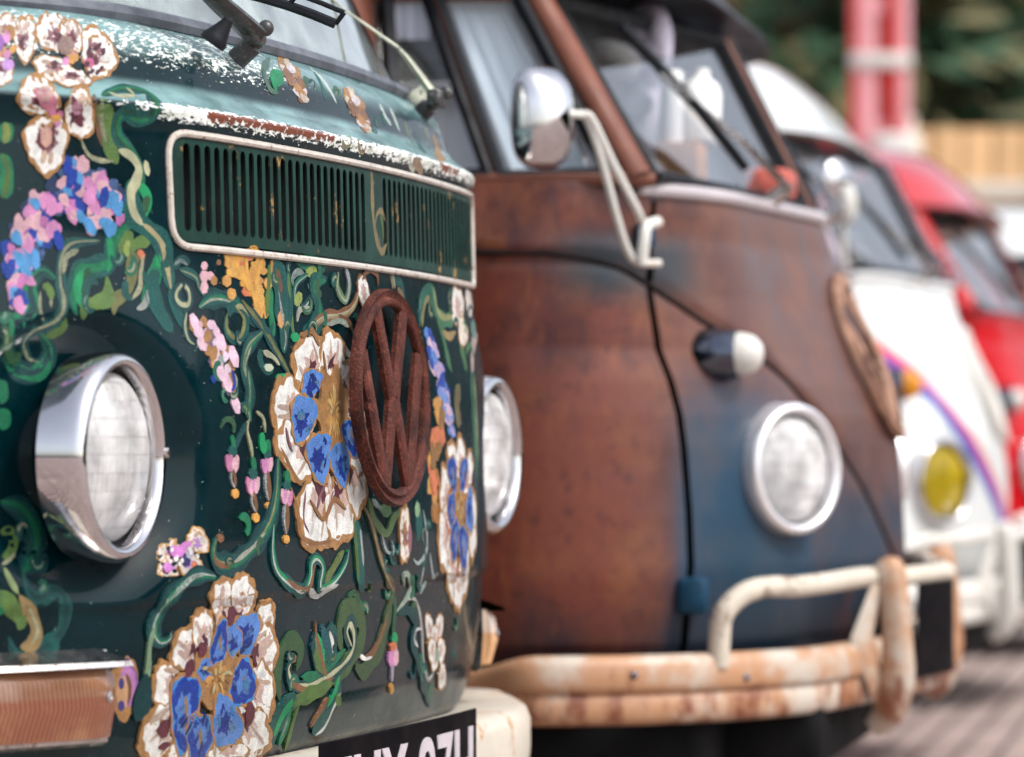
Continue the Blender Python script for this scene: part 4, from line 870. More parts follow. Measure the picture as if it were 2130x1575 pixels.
stroke([(350, 1150), (375, 1146), (395, 1130)], 12, (214, 130, 206)); E(346, 1182, 9, 10, (214, 130, 206)); E(382, 1165, 10, 14, INDIGO, 0, .3); E(390, 1150, 8, 12, (206, 206, 220), 0, .3); E(400, 1176, 7, 9, CORAL)
for k in range(8): E(random.uniform(350, 410), random.uniform(1135, 1185), 3, 5, WHITE)
vine([(445, 1200), (415, 1196), (388, 1205), (352, 1240), (325, 1280), (316, 1310), (328, 1335), (348, 1330), (352, 1312)], 13, TEAL, GREEN, (206, 214, 206), 1, dark=TEALD, hd=.35); stroke([(320, 1300), (308, 1340), (304, 1395), (294, 1440)], 8, (150, 180, 140), .3); stroke([(388, 1205), (350, 1244), (328, 1275)], 6, GREEN); stroke([(420, 1196), (400, 1200), (370, 1226), (336, 1262)], 5, (206, 220, 206), .6); stroke([(445, 1210), (480, 1190), (500, 1195)], 8, TEALD)
stroke([(300, 1400), (296, 1450), (280, 1500)], 22, TEALD, .4)
bigflower((444, 1406), [(462, 1248, 24, 42, 0), (500, 1236, 24, 40, 0), (546, 1290, 18, 40, 10), (548, 1350, 22, 50, 0), (384, 1345, 26, 46, 25), (415, 1305, 20, 36, 10), (338, 1432, 22, 52, 0), (540, 1440, 24, 58, 0), (520, 1525, 34, 52, 0), (330, 1525, 36, 58, 20), (470, 1572, 40, 34, 0), (382, 1570, 40, 34, 0)],
          [(450, 1338, 15, 44, 12), (506, 1316, 24, 40, 10), (480, 1330, 14, 30, 0), (421, 1394, 15, 22, 0), (498, 1422, 24, 46, 10), (378, 1475, 26, 74, 5), (408, 1535, 24, 50, 5), (464, 1500, 27, 48, -5)], (34, 44))
for pts in (((478, 1260), (474, 1285), (468, 1300)), ((412, 1335), (416, 1365)), ((392, 1370), (388, 1400), (392, 1405)), ((520, 1345), (524, 1370)), ((508, 1460), (514, 1490), (504, 1510)), ((330, 1500), (340, 1530)), ((338, 1540), (334, 1560))): stroke(pts, 16, PLUM, .1)
# small curls filling the gaps
def curl(cx, cy, r_, a0, tw, wd, col, hi=None):
    asp = .62 if cx < 500 else (.5 if cx < 820 else .34)
    P_ = [(cx + r_ * (1 - .17 * k) * asp * math.cos(a0 + tw * k * .75), cy + r_ * (1 - .17 * k) * math.sin(a0 + tw * k * .75)) for k in range(6)]
    stroke(P_, wd, col, .12, (.35, .15))
    if hi: stroke(P_[1:], wd * .3, hi, .45, side=.25)
rc = random.Random(11)
for (x0, x1, y0, y1, n, wd) in ((560, 735, 545, 690, 12, 9), (860, 985, 600, 800, 10, 9), (760, 900, 1050, 1230, 10, 7), (560, 760, 1245, 1480, 6, 10), (170, 345, 390, 640, 8, 11), (455, 560, 700, 930, 7, 9), (430, 560, 1090, 1180, 3, 8), (850, 980, 1250, 1440, 6, 7), (0, 90, 1050, 1330, 4, 12), (0, 60, 620, 900, 4, 11), (640, 860, 130, 300, 7, 7)):
    for k in range(n):
        curl(rc.uniform(x0, x1), rc.uniform(y0, y1), rc.uniform(14, 34), rc.random() * 6.28, rc.choice((-1, 1)), wd * rc.uniform(.7, 1.2), rc.choice([TEAL, TEALD, GREEN, TEAL, (52, 96, 62), (30, 110, 84)]), rc.choice([None, CREAM, LIME, (150, 190, 160), None]))
# flowers across the far side of the cowl
for base in ([(588, 128, 8), (604, 150, 12), (620, 175, 13), (634, 200, 12)], [(724, 196, 8), (738, 215, 12), (750, 240, 12), (766, 264, 9)]):
    dabs(base, [(206, 190, 170), TAN, BROWN, (206, 196, 200), (150, 110, 100)], 40, 6, 12, 31, (-40, 0))
for pts, wd, c in ((((560, 120), (548, 150), (560, 185), (580, 195)), 8, (96, 130, 110)), (((585, 150), (570, 170), (575, 195)), 16, EMER), (((645, 140), (670, 165), (690, 195), (700, 215)), 10, (214, 230, 222)), (((655, 150), (672, 185), (678, 212)), 10, (40, 110, 96)),
        (((790, 215), (800, 240), (815, 262)), 10, (206, 222, 214)), (((812, 225), (822, 250), (832, 275)), 9, (206, 222, 214)), (((795, 235), (800, 262)), 14, (20, 100, 88)), (((840, 250), (850, 280), (862, 300)), 12, (120, 140, 110)), (((862, 275), (872, 300), (884, 320)), 10, (60, 100, 96)),
        (((900, 285), (912, 310), (916, 340)), 18, (190, 150, 100)), (((880, 262), (892, 290)), 8, (150, 160, 120)), (((712, 285), (716, 305), (730, 300), (728, 282)), 5, (190, 190, 150)), (((745, 290), (748, 312), (756, 318), (762, 300)), 5, (196, 170, 130)), (((860, 330), (872, 350), (880, 362)), 14, (190, 160, 130)), (((850, 340), (862, 356)), 8, (206, 206, 190))): stroke(pts, wd, c, .3)
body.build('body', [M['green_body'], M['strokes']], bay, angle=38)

# ================================================================== split-screen vans
T1W = [(.40, .060), (.5, .096), (.62, .108), (.7, .105), (.8, .097), (.85, .090), (.9, .077), (.96, .053), (1.03, .018), (1.12, -.018), (1.16, -.027), (1.195, -.038), (1.205, -.045)]
ZV = [(0, .56), (.05, .62), (.2, .742), (.37, .850), (.5, .920), (.65, .998), (.77, 1.075), (.84, 1.095), (1.4, 1.118), (9, 1.12)]
TB = .86
def t1_pt(q, z, off=0.0, swage=True):
    """q: signed; |q|<=1 sweeps the nose from centre to flank (angle), beyond that metres along the flank"""
    a = abs(q); sg = 1 if q >= 0 else -1
    w0 = interp(T1W, z); A = interp([(.4, .5), (.95, .5), (1.2, .32)], z); B = interp([(.40, .80), (.5, .85), (.6, TB), (1.1, TB), (1.2, .835)], z)
    if a <= 1:
        th = a * math.pi / 2; u = B * math.sin(th); de = A * (1 - math.cos(th)); nx, nw = math.sin(th) / B, math.cos(th) / A
        f = 1 - sstep(.38, .66, u); k = A * (1 - math.sqrt(max(0, 1 - (.55 / B) ** 2))) * (max(u, 1e-4) / .55) ** 1.08; de = de * (1 - f) + k * f; wv = w0 - de
    else: u = B; wv = w0 - A - (a - 1); nx, nw = 1, 0
    l = math.hypot(nx, nw); nx /= l; nw /= l
    o_ = off
    if swage:
        key = u if a <= 1 and u < .8 else (.80 + (.04 if a > 1 else 0) + (a - 1 if a > 1 else 0)); zv = interp(ZV, key); d_ = z - zv
        o_ += .004 * sstep(-.004, .022, d_) - .003 * math.exp(-((d_ + .004) / .010) ** 2)
    return Vector((sg * (u + nx * o_), -(wv + nw * o_), z))

def t1_van(name, C, yaw, label, mats, opts):
    fr = frame(Vector(C), yaw); root = thing(name, (C[0], C[1], opts.get('dz', 0)), math.atan2(fr[1].y, fr[1].x), label, 'van')
    mb, mroof = mats['body'], mats['roof']
    qd = math.asin(.732 / TB) / (math.pi / 2)        # door's leading edge
    zs = list(np.arange(.42, 1.2001, .0065)); zs[-1] = 1.2
    dl = 1.22                                         # door's rear edge (m along flank)
    qs = sorted(set([round(v, 4) for v in np.linspace(0, qd - .007, 56)] + [round(v, 4) for v in np.linspace(qd + .007, 1, 24)] + [1.05, 1.1, 1.15, dl - .008, dl + .008, 1.4, 1.7, 2.2, 2.9, 3.6, 4.2, 4.6]))
    Q = [-v for v in qs[::-1] if v > 0] + qs
    grid = [[t1_pt(q, z) for q in Q] for z in zs]
    def isdoor(i, j, pad=0):
        q = abs((Q[j] + Q[j + 1]) / 2); z = (zs[i] + zs[i + 1]) / 2; return qd + .003 < q < dl - .004 and z > .475
    def gap(i, j):
        q = abs((Q[j] + Q[j + 1]) / 2); z = (zs[i] + zs[i + 1]) / 2
        return (z > .46 and (abs(q - qd) < .0065 or abs(q - dl) < .0085)) or (qd < q < dl and .462 < z <= .475)
    b = MB(); b.grid(grid, 0, skip=lambda i, j: isdoor(i, j) or gap(i, j))
    b.grid([[t1_pt(q, z, .0, False) for q in Q] for z in (.42, .40)], 0)
    b.box((0, 4.42, .85), (1.6, .1, .9), 0)
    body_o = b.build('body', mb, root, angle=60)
    inner = MB(); inner.grid([[t1_pt(q, z, -.03, False) for q in Q] for z in (.42, .6, .8, 1.0, 1.18)], 0); inner.build('inner_shell', M['black'], root)
    for sg in (-1, 1):
        d_ = MB(); d_.grid(grid, 0, skip=lambda i, j: not (isdoor(i, j) and (Q[j] > 0) == (sg > 0))); do = d_.build('door', mb, root, angle=60)
        for p_, d3 in ((t1_pt(sg * qd, .575, .012), (.035, .045, .055)), (t1_pt(sg * (qd + .02), 1.12, .010), (.03, .03, .04))):
            h = MB(); h.box(p_, d3, 0, bev=.008); h.build('hinge', opts.get('hinge', mb), do)
    # belt lip under the windscreen
    lip = MB(); pts = [t1_pt(q, 1.192, .006, False) for q in np.linspace(-.70, .70, 40)]; lip.tube(pts, .011, 8, up=(0, 0, 1)); lip.build('cowl_lip', opts.get('lip', mb), root)
    # greenhouse: points (u, w, z)
    P = lambda u, w_, z: Vector((u, -w_, z)); ZB, ZT = 1.205, 1.50
    fr_ = MB(); se = MB(); gl_ = MB(); c0, c1 = P(0, -.055, ZB), P(0, -.205, ZT)
    for sg in (-1, 1):
        a0, a1 = P(sg * .755, -.185, ZB), P(sg * .70, -.365, ZT); v0, v1 = P(sg * .822, -.405, ZB), P(sg * .775, -.52, ZT)
        s0, s1 = P(sg * .80, -.235, ZB), P(sg * .745, -.40, ZT)      # rear face of the screen pillar
        b0, b1 = P(sg * .832, -.59, ZB), P(sg * .785, -.62, ZT)
        pr = opts.get('pillar_r', .022); fr_.tube([a0 + (s0 - a0) * .35, a1 + (s1 - a1) * .35], pr, 8, sq=(1, 1.3)); fr_.tube([b0 + Vector((0, .02, 0)), b1 + Vector((0, .02, 0))], .044, 10, sq=(1.2, .6))
        for yb in (1.35, 1.42, 2.15, 2.22, 3.0, 3.8, 4.35): fr_.tube([P(sg * .832, -yb, ZB - .02), P(sg * .785, -yb, ZT + .02)], .035, 8)
        fr_.tube([a0, s0, v0, b0, P(sg * .832, -4.3, ZB)], .012, 6); fr_.tube([a1 + Vector((0, 0, .01)), s1, v1, b1, P(sg * .785, -4.3, ZT)], .02, 6)
        # quarter-light divider
        dv = MB(); dv.tube([v0, v1], .0105, 8); dv.build('quarter_light_post', opts.get('divider', mb), root, angle=60)
        # seals
        for loop in ([s0, s1, v1, v0, s0], [v0 + Vector((0, .012, 0)), v1 + Vector((0, .012, 0)), b1 + Vector((0, -.025, 0)), b0 + Vector((0, -.025, 0)), v0 + Vector((0, .012, 0))], [a0, a1, c1 + Vector((sg * .02, 0, 0)), c0 + Vector((sg * .02, 0, 0)), a0]):
            ctr = sum(loop[:4], Vector()) / 4; L = [ctr + (p - ctr) * .965 for p in loop]; se.tube(L, .0125, 6)
        gl_.add([s0, v0, v1, s1], [(0, 1, 2, 3)]); gl_.add([v0, b0, b1, v1], [(0, 1, 2, 3)])
        gl_.add([P(sg * .832, -.64, ZB), P(sg * .832, -4.3, ZB), P(sg * .785, -4.3, ZT), P(sg * .785, -.66, ZT)], [(0, 1, 2, 3)])
        g2 = MB(); g2.add([a0, c0, c1, a1], [(0, 1, 2, 3)]); g2.build('windscreen_pane', M['glass'], root)
    fr_.tube([c0, c1], .016, 8); se.tube([c0 + Vector((0, -.012, 0)), c1 + Vector((0, -.012, 0))], .009, 6)
    fr_.build('window_frame', opts.get('pillar', mb), root, angle=60); se.build('window_seal', M['black_rubber'], root, angle=60); gl_.build('side_glass', M['glass'], root, smooth=False)
    # roof with its peak
    def outline(k, z, ov):
        pts = []
        for t in np.linspace(0, 2 * math.pi, 64, endpoint=False):
            cx, sy = math.sin(t), math.cos(t)
            u = (.80 + ov * .4) * math.copysign(abs(cx) ** .55, cx) * k
            if sy > 0: wv = -.62 + (.375 + opts.get('visor', 0) + ov) * sy ** .9 * (k ** .7 if k > 0 else 0)
            else: wv = -.62 - 3.8 * abs(sy) ** .35 * (.6 + .4 * k)
            pts.append(Vector((u, -wv, z + .02)))
        return pts
    rf = MB(); lv = [(.93, 1.512, .0), (1.0, 1.506, .062), (1.01, 1.512, .075), (1.0, 1.524, .070), (.985, 1.545, .045), (.96, 1.58, .02), (.90, 1.62, .0), (.80, 1.66, -.02), (.62, 1.70, -.03), (.38, 1.725, -.05), (.1, 1.735, -.05)]
    rr = [outline(k, z, ov) for k, z, ov in lv]; rf.grid(rr, 0, close=True, flip=True); rf.add(rr[-1], [tuple(range(64))[::-1]]); rf.build('roof', mroof, root, angle=60)
    hd = MB(); hd.add(outline(.93, 1.514, .0), [tuple(range(64))]); hd.build('headlining', M['interior'], root, smooth=False)
    if opts.get('added_curtain'):  # pale cloth added to brighten the view through the windows
        for y0, y1 in opts['added_curtain']:
            cu_ = MB(); n_ = int((y1 - y0) / .012)
            cu_.grid([[Vector((.775 - (z - 1.2) * .15 + .008 * math.sin(k * .9), y0 + (y1 - y0) * k / n_, z)) for k in range(n_ + 1)] for z in (1.17, 1.3, 1.4, 1.50)]); cu_.build('added_curtain', M['added_curtain'], root)
    # interior
    it = MB(); it.box((0, .42, 1.14), (1.45, .22, .10), 0, bev=.03); it.box((0, 2.4, .55), (1.55, 4.0, .2), 0)
    for sx in (-.42, .42): it.box((sx, 1.22, 1.14), (.50, .12, .52), 0, bev=.05); it.box((sx, .98, .9), (.5, .5, .12), 0, bev=.04)
    it.build('cab_interior', opts.get('interior', M['interior']), root)
    st = MB(); cx = Vector((-.40, .66, 1.21)); ax = Vector((0, -.62, .78)).normalized(); bx = Vector((1, 0, 0)); by = ax.cross(bx)
    st.tube([cx + (bx * math.cos(a) + by * math.sin(a)) * .19 for a in np.linspace(0, 2 * math.pi, 33)], .010, 6, cap=False); st.tube([cx - bx * .19, cx - ax * .02, cx + bx * .19], .007, 6); st.tube([cx, cx - ax * .35], .02, 8); st.build('steering_wheel', M['black_rubber'], root)
    # headlights turned with the nose corner
    for sg in (-1, 1):
        hq = math.asin(.552 / TB) / (math.pi / 2); hz = opts.get('hlz', .766); c = t1_pt(sg * hq, hz, .030); an = R(opts.get('hyaw', 33)); ax = Vector((sg * math.sin(an), -math.cos(an), .03))
        headlight(root, c, ax, .1035, .055, lens=opts.get('lens', 'lamp_lens'), rim=opts.get('rim', 'chrome'), bowlflare=1.06)
        # bullet indicator
        tq = math.asin(.615 / TB) / (math.pi / 2); p = t1_pt(sg * tq, .942, .0); ax2 = Vector((sg * .06, -1, .03)).normalized(); o2 = p - ax2 * .045 + Vector((sg * .030, 0, 0))
        tb = MB(); tb.revolve([(.004, -.04), (.030, -.03), (.041, .000), (.042, .030), (.038, .058), (.036, .064)], o2, ax2, 24); ti = tb.build('turn_signal', M['dark_chrome'], root, angle=60)
        tl = MB(); tl.revolve([(.034, .062), (.033, .074), (.027, .090), (.015, .100), (.001, .103)], o2, ax2, 24); tl.build('signal_lens', opts.get('siglens', M['white_enamel']), ti, angle=80)
    # badge
    def cur(x, z, off):
        q = math.asin(max(-1, min(1, x / TB))) / (math.pi / 2); return t1_pt(q, z, off + .011, False)
    if opts.get('badge', True): emblem(root, 0, opts.get('badge_z', .955), .143, 0, 0, opts.get('badge_mat', M['emblem_tan']), .115, .009, curve=cur)
    # bumper with upper rail and overriders
    def bq(q, z, off): p = t1_pt(q, .5, off, False); return Vector((p.x, p.y, z))
    prof = [(.040, .488), (.070, .4915), (.081, .486), (.086, .474), (.087, .446), (.083, .437), (.076, .433), (.080, .427), (.081, .398), (.073, .389), (.040, .384)]
    qe = 1.04; qq = list(np.linspace(-qe, qe, 90)); bm = MB(); rows = []
    for q in qq:
        e = 1 - sstep(qe - .12, qe, abs(q)); rows.append([bq(q, .437 + (z - .437) * (.55 + .45 * e), .02 + (o_ - .02) * (.35 + .65 * e)) for o_, z in prof])
    bm.grid(rows, 0); bm.add(rows[0], [tuple(range(len(prof)))[::-1]]); bm.add(rows[-1], [tuple(range(len(prof)))]); bmp = bm.build('bumper', mats['bumper'], root, angle=60)
    rl = MB()
    for sg in (-1, 1):
        q0 = .64; path = [bq(sg * q0, .47, .075), bq(sg * q0, .515, .078), bq(sg * (q0 - .005), .55, .080), bq(sg * (q0 - .035), .578, .084), bq(sg * (q0 - .075), .588, .086)] + [bq(sg * q, .590 - .004 * math.sin(q * 14), .088) for q in np.linspace(q0 - .12, .30, 7)] + [bq(sg * q, .588, .086) for q in (.2, .1, .0)]
        rl.tube(spline(path, 3), .0165, 10)
    rl.build('bumper_rail', mats['rail'], bmp, angle=70)
    for sg in (-1, 1):
        qo = sg * math.asin(.365 / TB) / (math.pi / 2)
        ov = MB(); path = [bq(qo, .352, .085), bq(qo, .375, .112), bq(qo, .43, .128), bq(qo, .50, .128), bq(qo, .56, .122), bq(qo, .600, .112), bq(qo, .615, .108), bq(qo, .622, .105)]
        ov.tube(spline(path, 4), [.82 * float(np.interp(i / 28, [k / 7 for k in range(8)], [.020, .033, .035, .030, .030, .036, .030, .010])) for i in range(29)], 18, sq=(1.0, .8)); 
        ov.tube([bq(qo * 1.0, .40, .10), bq(qo * 1.14, .50, .085), bq(qo * 1.05, .58, .10)], [.02, .03, .014], 8, sq=(1, .35))
        ov.build('overrider', mats['over'], bmp, angle=70)
    for qb, zb_ in ((.60, .452), (.78, .462)):
        for sg in (-1, 1):
            bo = MB(); c_ = bq(sg * qb, zb_, .085); bo.sphere(c_, .0065, nu=10, nv=6); bo.build('bolt', M['dark_chrome'], bmp)
    # plate on the bumper
    pt = MB(); pt.grid([[bq(q, z, .100) for q in np.linspace(-.15, .15, 12)] for z in (.575, .42)], 0, flip=True); po = pt.build('number_plate', M['plate_black'], root)
    if opts.get('plate_text'):
        text_mesh(opts['plate_text'], .085, 'plate_lettering', lambda c: bq(c.x / (TB * math.pi / 2), .525 + c.y, .1015 + c.z), M['plate_silver'], po)
    # wipers
    for sg in (-1, 1):
        wp = MB(); base = P(sg * .30, -.060, 1.212); ch = c0.lerp(c1, .0); pane0 = P(sg * .72, -.175, ZB); 
        tip = P(sg * .62, -.235, 1.40); mid = P(sg * .44, -.13, 1.29)
        wp.revolve([(.014, -.02), (.014, .012), (.004, .016)], base, (0, -.8, .6), 12); wo = wp.build('wiper', M['old_chrome'], root)
        ar = MB(); ar.tube([base + Vector((0, -.018, .008)), mid + Vector((0, -.03, 0)), tip + Vector((0, -.035, -.02))], [.008, .006, .004], 6); ar.build('arm', M['old_chrome'], wo)
        bl = MB(); bl.tube([P(sg * .40, -.115, 1.25) + Vector((0, -.014, 0)), P(sg * .53, -.165, 1.33) + Vector((0, -.014, 0)), P(sg * .665, -.265, 1.45) + Vector((0, -.014, 0))], .009, 6); bl.build('blade', M['black_rubber'], wo)
    ub = MB(); ub.box((0, 2.2, .33), (1.50, 4.2, .17), 0, bev=.03); ub.box((0, .10, .36), (1.2, .3, .12), 0, bev=.02); ub.build('underbody', M['black'], root)
    for x in (-.68, .68):
        for y in (.75, 3.15): wheel(root, x, y, .32, 'cream_trim', 28)
    return root, fr

C2 = (.562, 5.916)
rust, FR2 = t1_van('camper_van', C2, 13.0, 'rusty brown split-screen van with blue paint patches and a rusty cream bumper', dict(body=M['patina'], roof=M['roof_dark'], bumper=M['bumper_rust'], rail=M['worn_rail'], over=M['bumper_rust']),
    dict(hinge=simple('blue_hinge_paint', (20, 60, 84), .5), lip=simple('pale_cowl_lip', (180, 172, 174), .35, 0, .1, 9, .1, 60, coat=.3), badge_z=.955, rim='satin_chrome', divider=simple('brown_post_paint', (92, 62, 56), .5), pillar=simple('brown_pillar_paint', (116, 72, 58), .45, 0, .2, 12, .2, 80), added_curtain=[(.30, .60), (.66, 1.32), (1.45, 2.12), (2.25, 4.2)]))
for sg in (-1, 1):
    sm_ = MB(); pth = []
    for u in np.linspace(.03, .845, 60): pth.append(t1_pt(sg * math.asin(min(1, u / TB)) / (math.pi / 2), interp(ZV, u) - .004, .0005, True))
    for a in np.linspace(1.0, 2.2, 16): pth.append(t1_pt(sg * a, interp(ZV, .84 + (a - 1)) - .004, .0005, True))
    sm_.tube(pth, .0050, 6); sm_.build('crease_shade_strip', simple('crease_shade', (20, 12, 14), .8), rust)  # dark tube stands in for the shadow in the V crease
# wing mirror on the near door, bracket of two arms
PR = lambda x, y, dd: pl(FR2, x, y, dd)
mr = MB(); hc = PR(1128, 245, 5.00); mr.revolve([(.001, .040), (.4, .036), (.75, .024), (.94, .009), (1.0, .0), (1.0, -.006), (.98, -.008)], (0, 0, 0), (0, 0, 1), 36)
ax = Vector((-.62, -.78, .0)).normalized(); sxv = ax.cross(Vector((0, 0, 1))).normalized(); nv = []
for v in mr.v:
    a = math.atan2(v[1], v[0]); r_ = math.hypot(v[0], v[1]); n = 3.2; k = (abs(math.cos(a)) ** n + abs(math.sin(a)) ** n) ** (-1 / n) if r_ > 1e-6 else 1
    x, y = math.cos(a) * k * r_ * .052, math.sin(a) * k * r_ * .074
    nv.append(tuple(hc + sxv * x + Vector((0, 0, 1)) * y + ax * (v[2] - .0)))
mr.v = nv; mir = mr.build('wing_mirror', M['chrome'], rust, angle=60)
mg = MB(); mg.add([tuple(Vector(p) - ax * .001) for p in nv[-36:]], [tuple(range(36))]); mg.build('mirror_glass', M['chrome'], mir, smooth=False)
ma = MB()
ma.tube(spline([PR(1150, 236, 4.98), PR(1200, 238, 5.0), PR(1222, 248, 5.02), PR(1250, 330, 5.04), PR(1285, 460, 5.07), PR(1305, 520, 5.09), PR(1325, 545, 5.11), PR(1372, 548, 5.14)], 4), .0062, 8)
ma.tube(spline([PR(1215, 236, 5.01), PR(1232, 250, 5.02), PR(1275, 340, 5.05), PR(1322, 430, 5.08), PR(1335, 460, 5.10)], 4), .0062, 8)
ma.tube(spline([PR(1335, 548, 5.10), PR(1340, 500, 5.10), PR(1345, 470, 5.11), PR(1368, 462, 5.14)], 4), .009, 8); ma.sphere(PR(1145, 238, 4.99), .013)
ma.build('mirror_bracket', M['white_enamel'], mir)
bl_ = MB(); q4 = [Vector((-.755, .27, 1.20)), Vector((-.775, .400, 1.20)), Vector((-.735, .515, 1.49)), Vector((-.705, .43, 1.49))]  # pale cloth sheets added behind the near panes to brighten them
bl_.grid([[q4[0].lerp(q4[3], t) .lerp(q4[1].lerp(q4[2], t), k / 12) + Vector((.003 * math.sin(k * 2.2), 0, 0)) for k in range(13)] for t in np.linspace(0, 1, 6)]); bl_.build('added_blind', simple('added_pale_blue_cloth', (208, 222, 232), .8, 0, .08, 5, .1, 60), rust)
bl_ = MB(); bl_.grid([[Vector((-.765 + .003 * math.sin(k * 1.9), .53 + k * .006, z)) for k in range(12)] for z in (1.425, 1.46, 1.51)]); bl_.build('added_blind', simple('added_pale_grey_cloth', (206, 206, 220), .8, 0, .08, 5, .1, 60), rust)
# things on the rusty van's dashboard
def inside(o, lb, cat): o.matrix_world = Matrix.Translation((C2[0], C2[1], 0)) @ Matrix.Rotation(math.atan2(FR2[1].y, FR2[1].x), 4, 'Z'); tag(o, lb, cat)
lil = simple('pale_lilac_plastic', (206, 200, 216), .5, 0, .05, 10, .05, 60); wht = simple('bright_white_plastic', (232, 232, 230), .4, 0, .03, 10, .05, 60)
fn = MB(); fc = PR(1345, 95, 5.72); fn.tube([fc + Vector((0, .016 * 0, 0)) + Vector((math.cos(a) * .047, .035 * math.cos(a), math.sin(a) * .056)) for a in np.linspace(0, 2 * math.pi, 33)], .019, 10, cap=False); fn.tube([fc + Vector((0, 0, -.06)), fc + Vector((0, 0, -.24))], [.03, .05], 12); fn.tube([fc + Vector((-.06, 0, -.10)), fc + Vector((.02, 0, -.09)), fc + Vector((.07, 0, -.12))], .022, 10)
inside(fn.build('dashboard_fan', lil), 'round pale lilac fan with a dark centre on the dashboard of the rusty van', 'fan')
cn = MB(); cn.sphere(PR(1270, 130, 5.66), (.075, .05, .026), rot=Matrix.Rotation(.3, 3, 'Y')); inside(cn.build('cushion', wht), 'flat white cushion high behind the rusty windscreen pillar', 'cushion')
bt = MB(); q = PR(1455, 300, 5.66); bt.revolve([(.001, 0), (.030, 0), (.034, .01), (.034, .085), (.028, .10), (.013, .112), (.013, .125), (.001, .126)], q, (.18, 0, 1), 20); inside(bt.build('bottle', wht), 'white bottle standing on the dashboard of the rusty van', 'bottle')
bt = MB(); q = PR(1395, 300, 5.62); bt.revolve([(.001, 0), (.018, 0), (.02, .01), (.018, .11), (.016, .12), (.001, .121)], q, (.1, 0, 1), 16); inside(bt.build('paper_roll', wht), 'thin white paper roll leaning beside the bottle on the dashboard', 'paper roll')
bt = MB(); q = PR(1600, 385, 5.8); bt.box(q, (.10, .08, .05), 0, bev=.01); inside(bt.build('tin', simple('salmon_tin', (190, 96, 84), .5)), 'salmon red tin low in the corner of the rusty van windscreen', 'tin')
cbx = MB(); cbx.box(PR(1418, 345, 5.62), (.09, .07, .07), 0, bev=.003); o = cbx.build('cardboard_box', M['cardboard']); o.matrix_world = rust.matrix_basis.copy(); bpy.context.view_layer.update()
tag(o, 'small brown cardboard box on the dashboard behind the rusty van windscreen', 'box')

M['rainbow'] = None
def rainbow_body():
    m = NT('white_paint_rainbow_stripe'); x, y, z = m.xyz()
    ax = m.math('ABSOLUTE', x)
    ramp = m.n('ShaderNodeFloatCurve'); cm_ = ramp.mapping; c = cm_.curves[0]
    while len(c.points) > 2: c.points.remove(c.points[1])
    for i, (u, zz) in enumerate(ZV[:8]):
        if i == 0: c.points[0].location = (0, zz / 1.25)
        else: c.points.new(min(u, .999), zz / 1.25)
    c.points[-1].location = (1, 1.1 / 1.25); cm_.update(); m.put(ramp.inputs['Value'], ax)
    d_ = m.math('SUBTRACT', z, m.math('MULTIPLY', ramp.outputs[0], 1.25))
    base = m.mix(m.rng(m.noise(5), .3, .7), lin((204, 206, 203)), lin((216, 217, 215)))
    for lo, hi, col in ((.024, .048, (216, 66, 58)), (.004, .024, (130, 56, 164)), (-.030, .004, (0, 66, 150))):
        mk = m.math('MULTIPLY', m.rng(d_, lo - .001, lo + .001), m.rng(d_, hi + .001, hi - .001)); base = m.mix(mk, base, lin(col))
    m.set(base=base, rough=.28, coat=.6); return m.m
M['rainbow'] = rainbow_body()
yaw3 = 13.0; U3 = (math.sin(R(yaw3)), math.cos(R(yaw3)))
C3 = (1.003 + .552 * U3[0] - .01, 8.0 + .552 * U3[1])
white, FR3 = t1_van('camper_van', C3, yaw3, 'white split-screen van with rainbow stripe and yellow headlights, third in the row', dict(body=M['rainbow'], roof=M['white_body'], bumper=M['white_enamel'], rail=M['white_enamel'], over=M['white_enamel']),
    dict(visor=-.075, lens='yellow_lens', badge=True, badge_mat=M['white_enamel'], hlz=.72, pillar=simple('grey_pillar_paint', (150, 140, 150), .4), siglens=simple('orange_lens', (214, 140, 40), .3)))
C4 = (C3[0] + .62, C3[1] + 2.55)
red, FR4 = t1_van('camper_van', C4, 13.0, 'bright red split-screen van with glossy roof peak, fourth in the row', dict(body=M['red_body'], roof=M['red_roof'], bumper=M['white_enamel'], rail=M['white_enamel'], over=M['white_enamel']), dict(badge_mat=M['white_enamel'], hlz=.74, pillar_r=.040))
C5 = (C4[0] + .85, C4[1] + 2.7)
blk, FR5 = t1_van('camper_van', C5, 13.0, 'dark grey split-screen van with white roof at the far end of the row', dict(body=simple('dark_grey_paint', (58, 60, 70), .3, coat=.6), roof=M['white_body'], bumper=M['white_enamel'], rail=M['white_enamel'], over=M['white_enamel']), dict(badge_mat=M['white_enamel']))
# round mirror on the white van's near door
PW = lambda x, y, dd: pl(FR3, x, y, dd)
mm = MB(); mm.revolve([(.001, .02), (.03, .018), (.044, .008), (.046, 0), (.044, -.004), (.001, -.004)], PW(1738, 375, 7.5), (-.5, -.85, 0), 28); mo = mm.build('wing_mirror', M['chrome'], white)
m3 = MB(); m3.tube([PW(1745, 395, 7.5), PW(1752, 470, 7.52), PW(1756, 560, 7.55)], .008, 8); m3.build('mirror_bracket', M['white_enamel'], mo)
lamp = MB(); lamp.sphere(PW(1762, 425, 7.50), (.022, .022, .046)); lamp.build('mirror_arm_joint', M['white_enamel'], mo)

